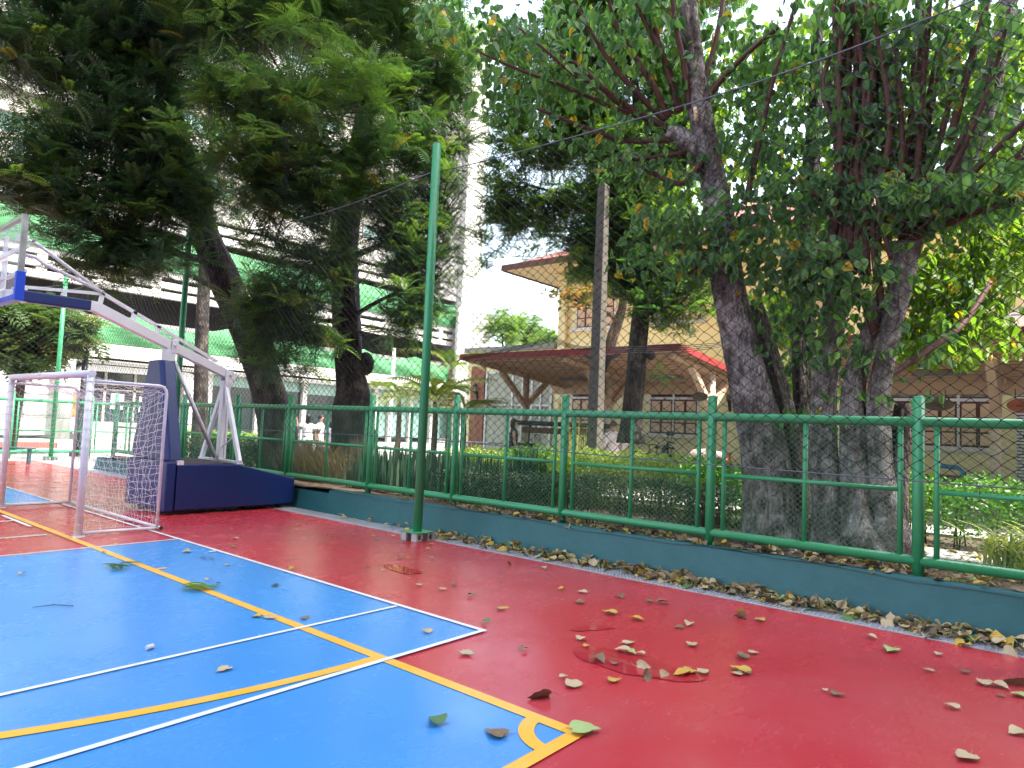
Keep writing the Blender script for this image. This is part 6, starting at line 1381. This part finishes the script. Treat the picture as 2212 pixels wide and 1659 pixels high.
ISO = [l.split('|') for l in '''a|130|90|yellow|75|yellow leaf just below the hollow block base
a|170|155|tan|75|flat tan leaf on red floor below the yellow one by the block base
a|710|195|brown|90|curled brown leaf standing on red floor near the drain's middle
a|960|225|tan|110|tan leaf with long stalk touching the drain's court edge
a|70|350|tan|80|small tan leaf nearest the white corner's far side
a|240|380|tan|90|pale crumpled leaf on red floor above the white corner
a|315|345|brown|80|thin dark-edged leaf next to the pale crumpled one
a|450|425|brown|90|twisted brown leaf with long curled stalk on red floor
a|670|520|yellow|110|spotted yellow-brown leaf tipping over right of the white corner
a|540|618|green|90|small dark green leaf touching the scrape mark near white corner
a|415|845|tan|120|squarish tan leaf between white corner and yellow line
a|810|820|brown|80|little brown-green leaf with stalk alone on red floor
a|125|685|tan|110|tan leaf inside the blue tip of the white corner
a|1090|380|gold|85|bright golden folded leaf on upper red floor
a|1240|400|tan|120|tall crumpled tan leaf beside the golden one
a|1235|478|brown|115|flat dull brown leaf below the tall tan one
a|1520|435|brown|125|arched brown leaf near the drain
a|1735|468|green|90|small fresh green leaf on red floor by the drain
a|1830|480|brown|135|broad flat brown leaf next to the small green one
a|1440|550|yellow|150|big cupped yellow leaf with long stalk on red floor
a|1650|598|gold|130|flat golden-brown leaf with straight stalk
a|1940|655|brown|95|dark curled leaf beside a paler flat one on red floor
a|2010|635|tan|120|pale flat leaf beside the dark curled one
a|2035|780|tan|120|triangular pale leaf alone on red floor beyond the puddle
a|1240|740|tan|110|round tan leaf at the puddle's upper edge
a|1275|793|yellow|60|small yellow leaf floating in the puddle's tip
a|1580|770|tan|110|tan leaf with stalk above the puddle's middle
a|1530|828|tan|120|pale round leaf overlapping a green one in the puddle
a|1590|842|pale green|120|pale green leaf overlapped by a tan one in the puddle
a|1660|852|tan|80|small tan leaf tip behind the pale green one
a|1365|895|brown|150|rolled grey-brown leaf lying across the puddle
a|1470|920|brown|75|little shrivelled brown leaf beside the rolled one
a|1685|943|tan|110|pale leaf behind the upright curled leaf at the puddle's end
a|1705|1010|brown|150|upright curled brown leaf at the puddle's end
a|1835|1003|tan|85|small tan leaf right of the upright curled one
a|1955|995|gold|125|golden spotted leaf touching a yellow one past the puddle
a|2025|980|yellow|125|yellow leaf with drooping stalk past the puddle
a|2120|978|tan|105|tan leaf at the end of the row past the puddle
a|1110|1015|tan|65|tiny tan leaf above the ragged pale one
a|1165|1065|tan|150|ragged pale leaf like a flower on red floor
a|1475|1043|yellow|100|thin yellowish rolled leaf below the puddle
a|935|1165|brown|160|two-lobed grey-brown leaf with upright stalk
a|185|1340|green|140|green leaf on the blue field left of the corner arc
a|615|1425|brown|150|brown leaf on blue beside the yellow corner arc
a|1265|1405|pale green|180|long pale green leaf beside the yellow corner tip
b|340|800|brown|130|brown cupped leaf with orange edge over on the red floor
b|415|775|tan|85|curly tan leaf behind the brown cupped one
b|320|890|yellow|160|large flat yellow leaf with brown scraps on it
b|300|915|tan|85|ragged tan scrap on the large yellow leaf's edge
b|380|915|brown|60|small grey scrap at the large yellow leaf's tip
b|325|540|brown|120|upright shrivelled brown leaf by the drain
b|330|498|yellow|110|yellow leaf behind the upright shrivelled one
b|465|555|yellow|125|clean pale yellow half-moon leaf by the drain
b|1205|675|tan|110|narrow tan leaf on the drain's edge strip
b|1325|760|pale green|165|fresh pale green leaf with long stalk near the drain
b|1575|893|tan|85|small pale yellow leaf alone far along the red floor
b|1815|900|brown|85|small brown leaf with stalk near the last drain leaves
b|890|1028|tan|50|tiny leaf beside the two-lobed snail-like one
b|980|1055|brown|100|two-lobed leaf curled like a snail
b|1725|1135|tan|100|pointed tan leaf alone on the pinkish floor
b|1820|1475|tan|140|flat tan leaf nearest the photo's lower corner
b|2165|1310|tan|130|pale leaf cut by the photo's edge low down
b|1645|785|tan|85|thin tan leaf at the drain's far tip
b|1940|975|tan|135|curled pale leaf leading the row by the block base
b|2060|1000|tan|135|pale leaf in the middle of the row by the frame edge
b|2150|985|brown|150|stiff upright brown leaf near the frame edge
b|2180|1060|pale green|120|bright green leaf cut by the frame edge
b|2062|1060|brown|60|grey scrap below the row of pale leaves
c|565|225|gold|70|orange-brown leaf on the yellow goal line
c|1010|220|yellow|120|large pale yellow leaf on the far blue field
c|1100|255|dark|80|black shrivelled scrap joined to a grey leaf on blue
c|1145|256|brown|85|grey leaf beside the black scrap on blue
c|1220|293|tan|70|small cream leaf on blue beyond the black scrap
c|1125|372|tan|75|small tan leaf right of the green sprig
c|1170|395|green|65|little green leaf right of the green sprig
c|1485|405|dark|90|dark boat-shaped leaf alone on blue
c|1390|570|yellow|95|yellowish leaf with stalk just left of the yellow line
c|1460|578|tan|115|crumpled tan leaf lying on the yellow line's edge
c|1650|580|brown|90|grey-brown leaf near where white and yellow lines cross
c|1205|862|tan|115|oblong cream leaf alone on the middle blue field
c|110|342|tan|85|pale leaf far left on the blue field
c|140|245|tan|75|faint brown leaf just inside the far white line
c|35|152|gold|65|orange leaf on red near the white dash
c|630|180|yellow|70|yellow leaf touching the far white line
c|375|145|gold|80|golden leaf tucked against the goal post's foot
c|1575|313|gold|100|narrow golden leaf touching the white sideline
c|1985|297|brown|80|brown leaf near the small far puddle
c|2065|320|tan|60|small tan leaf below the small far puddle
c|2160|250|brown|90|folded brown leaf right of the small far puddle
c|2200|255|gold|75|golden leaf beside the folded brown one
c|1265|148|tan|110|big cream leaf on red in front of the navy base
c|1265|193|green|80|narrow green leaf below the big cream one
c|1145|85|green|75|green leaf with stalk right of the goal's corner
c|1205|60|brown|60|little brown leaf close to the navy base
c|1300|60|green|55|small green scrap close to the navy base
c|1340|80|gold|55|little orange scrap close to the navy base
c|1250|95|tan|50|tiny tan triangle leaf right of the goal
c|1380|100|green|70|upright green leaf before the navy base
c|1610|75|tan|85|tan leaf near the end of the navy base
c|1600|100|gold|60|little orange leaf with a long thin stalk
d|650|1470|yellow|90|yellow leaf resting on a green one by the drain
d|690|1492|green|95|dark green leaf under the yellow one by the drain
d|800|1468|tan|80|curled tan leaf just left of the hollow blocks
d|760|1462|brown|70|brown leaf at the drain edge before the blocks
d|1075|1528|yellow|80|yellow leaf against the hollow block's corner
d|880|1508|green|95|bright green leaf pushed under the hollow blocks'''.split('\n')]
for fr, X_, Y_, kd, sz, lb in ISO:
    ox, oy, sc = FR[fr]; g = gnd(ox + sc * float(X_), oy + sc * float(Y_))
    up = 'upright' in lb or 'standing' in lb
    fallen(kd, g.x, g.y, .015 if g.x > 0 else .0, float(sz) * .00080, rnd.uniform(0, 6.28), lb, "single leaves scattered on the court", rnd.uniform(-.06, .06) + (1.0 if up else 0), rnd.uniform(-.05, .05))
KIND = lambda: rnd.choices(['tan', 'yellow', 'brown', 'green', 'pale green', 'dark', 'gold'], [34, 16, 26, 11, 4, 4, 3])[0]
def drift_y():
    while True:
        y = rnd.uniform(.2, 9.5)
        w = .05 + .9 * math.exp(-((y - 3.3) / 1.0) ** 2) + .9 * math.exp(-((y - 1.75) / .45) ** 2) + .9 * math.exp(-((y - .7) / .5) ** 2) + .45 * math.exp(-((y - 5.3) / .9) ** 2) + .25 * math.exp(-((y - 6.8) / .6) ** 2)
        if rnd.random() < w: return y
for k in range(140):
    y = drift_y(); e = rnd.random() ** .7; x = 6.83 + .24 * e + (rnd.uniform(-.12, 0) if rnd.random() < .12 else 0)
    if y < 1.0: x -= rnd.uniform(0, .22)
    greenish = 1.5 < y < 2.1 and rnd.random() < .6
    fallen('green' if greenish else KIND(), x, y, .006 + .085 * e * rnd.random(), rnd.uniform(.075, .135), rnd.uniform(0, 6.28), "dry or green leaf heaped in the drift along the drain", "leaves drifted along the drain", rnd.gauss(0, .38), rnd.gauss(0, .38))
for k in range(52):
    y = rnd.uniform(.2, 6.5); x = rnd.uniform(7.22, 7.40); fallen(KIND() if rnd.random() < .5 else 'brown', x, y, .405 + .03 * rnd.random(), rnd.uniform(.075, .13), rnd.uniform(0, 6.28), "dry leaf on top of the teal wall under the fence rail", "leaves along the wall top", rnd.gauss(0, .3), rnd.gauss(0, .3))
# the uncounted litter behind: one object
LT = t_heart(.35, .25)
def litter(n, xf, yf, zf, tl=.35, size=(.06, .12)):
    P = np.array([[xf(), yf(), 0] for _ in range(n)]); P[:, 2] = [zf(p[0], p[1]) for p in P]; X = np.stack([nr.normal(size=n), nr.normal(size=n), nr.normal(0, tl, n)], 1)
    Z = np.tile([[0, 0, 1.0]], (n, 1)) + nr.normal(0, tl, (n, 3)); return place(LT[0], LT[1], P, X, Z, nr.uniform(*size, n), nr.random(n))
LITTER = leaf_mat("leaf_litter_mix", [(0.0, (.18, .12, .07)), (.35, (.34, .25, .14)), (.6, (.52, .42, .25)), (.8, (.56, .44, .14)), (.9, (.10, .16, .05)), (1.0, (.56, .42, .08))], .12, .6, 1.0)
pr = [litter(420, lambda: rnd.uniform(7.22, 7.9), lambda: rnd.uniform(-1.5, 7.2), lambda x, y: garden_z(x, y) + rnd.uniform(.012, .05)),
      litter(330, lambda: rnd.uniform(7.9, 9.3), lambda: rnd.uniform(-1.5, 3.0), lambda x, y: garden_z(x, y) + rnd.uniform(.01, .05)),
      litter(110, lambda: rnd.uniform(9.15, 10.1), lambda: rnd.uniform(-1.5, 2.5), lambda x, y: .345 + rnd.uniform(.0, .03)),
      litter(480, lambda: 6.86 + .21 * rnd.random() ** .7, drift_y, lambda x, y: .012 + .09 * max(0, x - 6.76) / .31 * rnd.random(), .45, (.06, .125))]
V, F, T = merge(pr); tag(np_mesh("leaf_litter", V, F, LITTER, tint=T), "mass of dry brown and yellow leaf litter below the fence", "leaf litter", kind='stuff')
# tiny fallen petals on the red floor near the stand
n = 2600; y = nr.normal(9.0, 2.2, n); x = nr.uniform(3.3, 6.6, n); k = (y > 4.5) & (y < 16); x, y = x[k], y[k]; n = len(x); P = np.stack([x, y, np.full(n, .007)], 1)
v, f, t = place(OVAL_T[0], OVAL_T[1], P, rand_dirs(n) * [1, 1, .1], np.tile([[0, 0, 1.0]], (n, 1)), nr.uniform(.010, .022, n), nr.random(n), nr.uniform(.008, .014, n))
tag(np_mesh("fallen_petals", v, f, mat("ochre_petal", (.62, .40, .14), .7, col2=(.50, .28, .12), scale=3)), "sprinkle of tiny ochre petals on the red floor", "petals", kind='stuff')
SPRIG = t_frond(10, .07, .32, 58, .2)
for px, py, lb in ((590, 293, "dark green feathery sprig lying on the far blue field"), (985, 403, "yellow-green feathery sprig lying across the yellow line")):
    g = gnd(.4 * px, 1106 + .4 * py, .02); k = 5; P = np.tile([list(g)], (k, 1)) + np.stack([nr.normal(0, .06, k), nr.normal(0, .06, k), np.full(k, .01)], 1)
    v, f, t = place(SPRIG[0], SPRIG[1], P, np.stack([nr.normal(.5, .6, k), nr.normal(-.7, .6, k), np.full(k, .1)], 1), np.tile([[0, 0, 1.0]], (k, 1)), nr.uniform(.18, .28, k), np.full(k, .5 if px < 700 else .88)); tag(np_mesh("fallen_sprig", v, f, FEATHER, tint=t), lb, "sprig", "feathery sprigs on the court")
g = gnd(.4 * 810, 1106 + .4 * 748); st_ = MB(); st_.tube([(g.x - .025, g.y, .022), (g.x + .025, g.y + .01, .022)], .018, 9)
tag(st_.build("paper_scrap", WHITE_TRIM, bevel=.004), "small white lump of paper lying alone on the blue field", "paper scrap")
tw_ = gnd(.4 * 175, 1106 + .4 * 515, .012), gnd(.4 * 290, 1106 + .4 * 500, .012), gnd(.4 * 398, 1106 + .4 * 507, .012)
tag(MB().tube(list(tw_), [.002, .004, .003], 5).build("dry_stalk", mat("dark_stalk", (.05, .035, .03), .7)), "thin dark bent stalk lying on the blue field", "stalk")
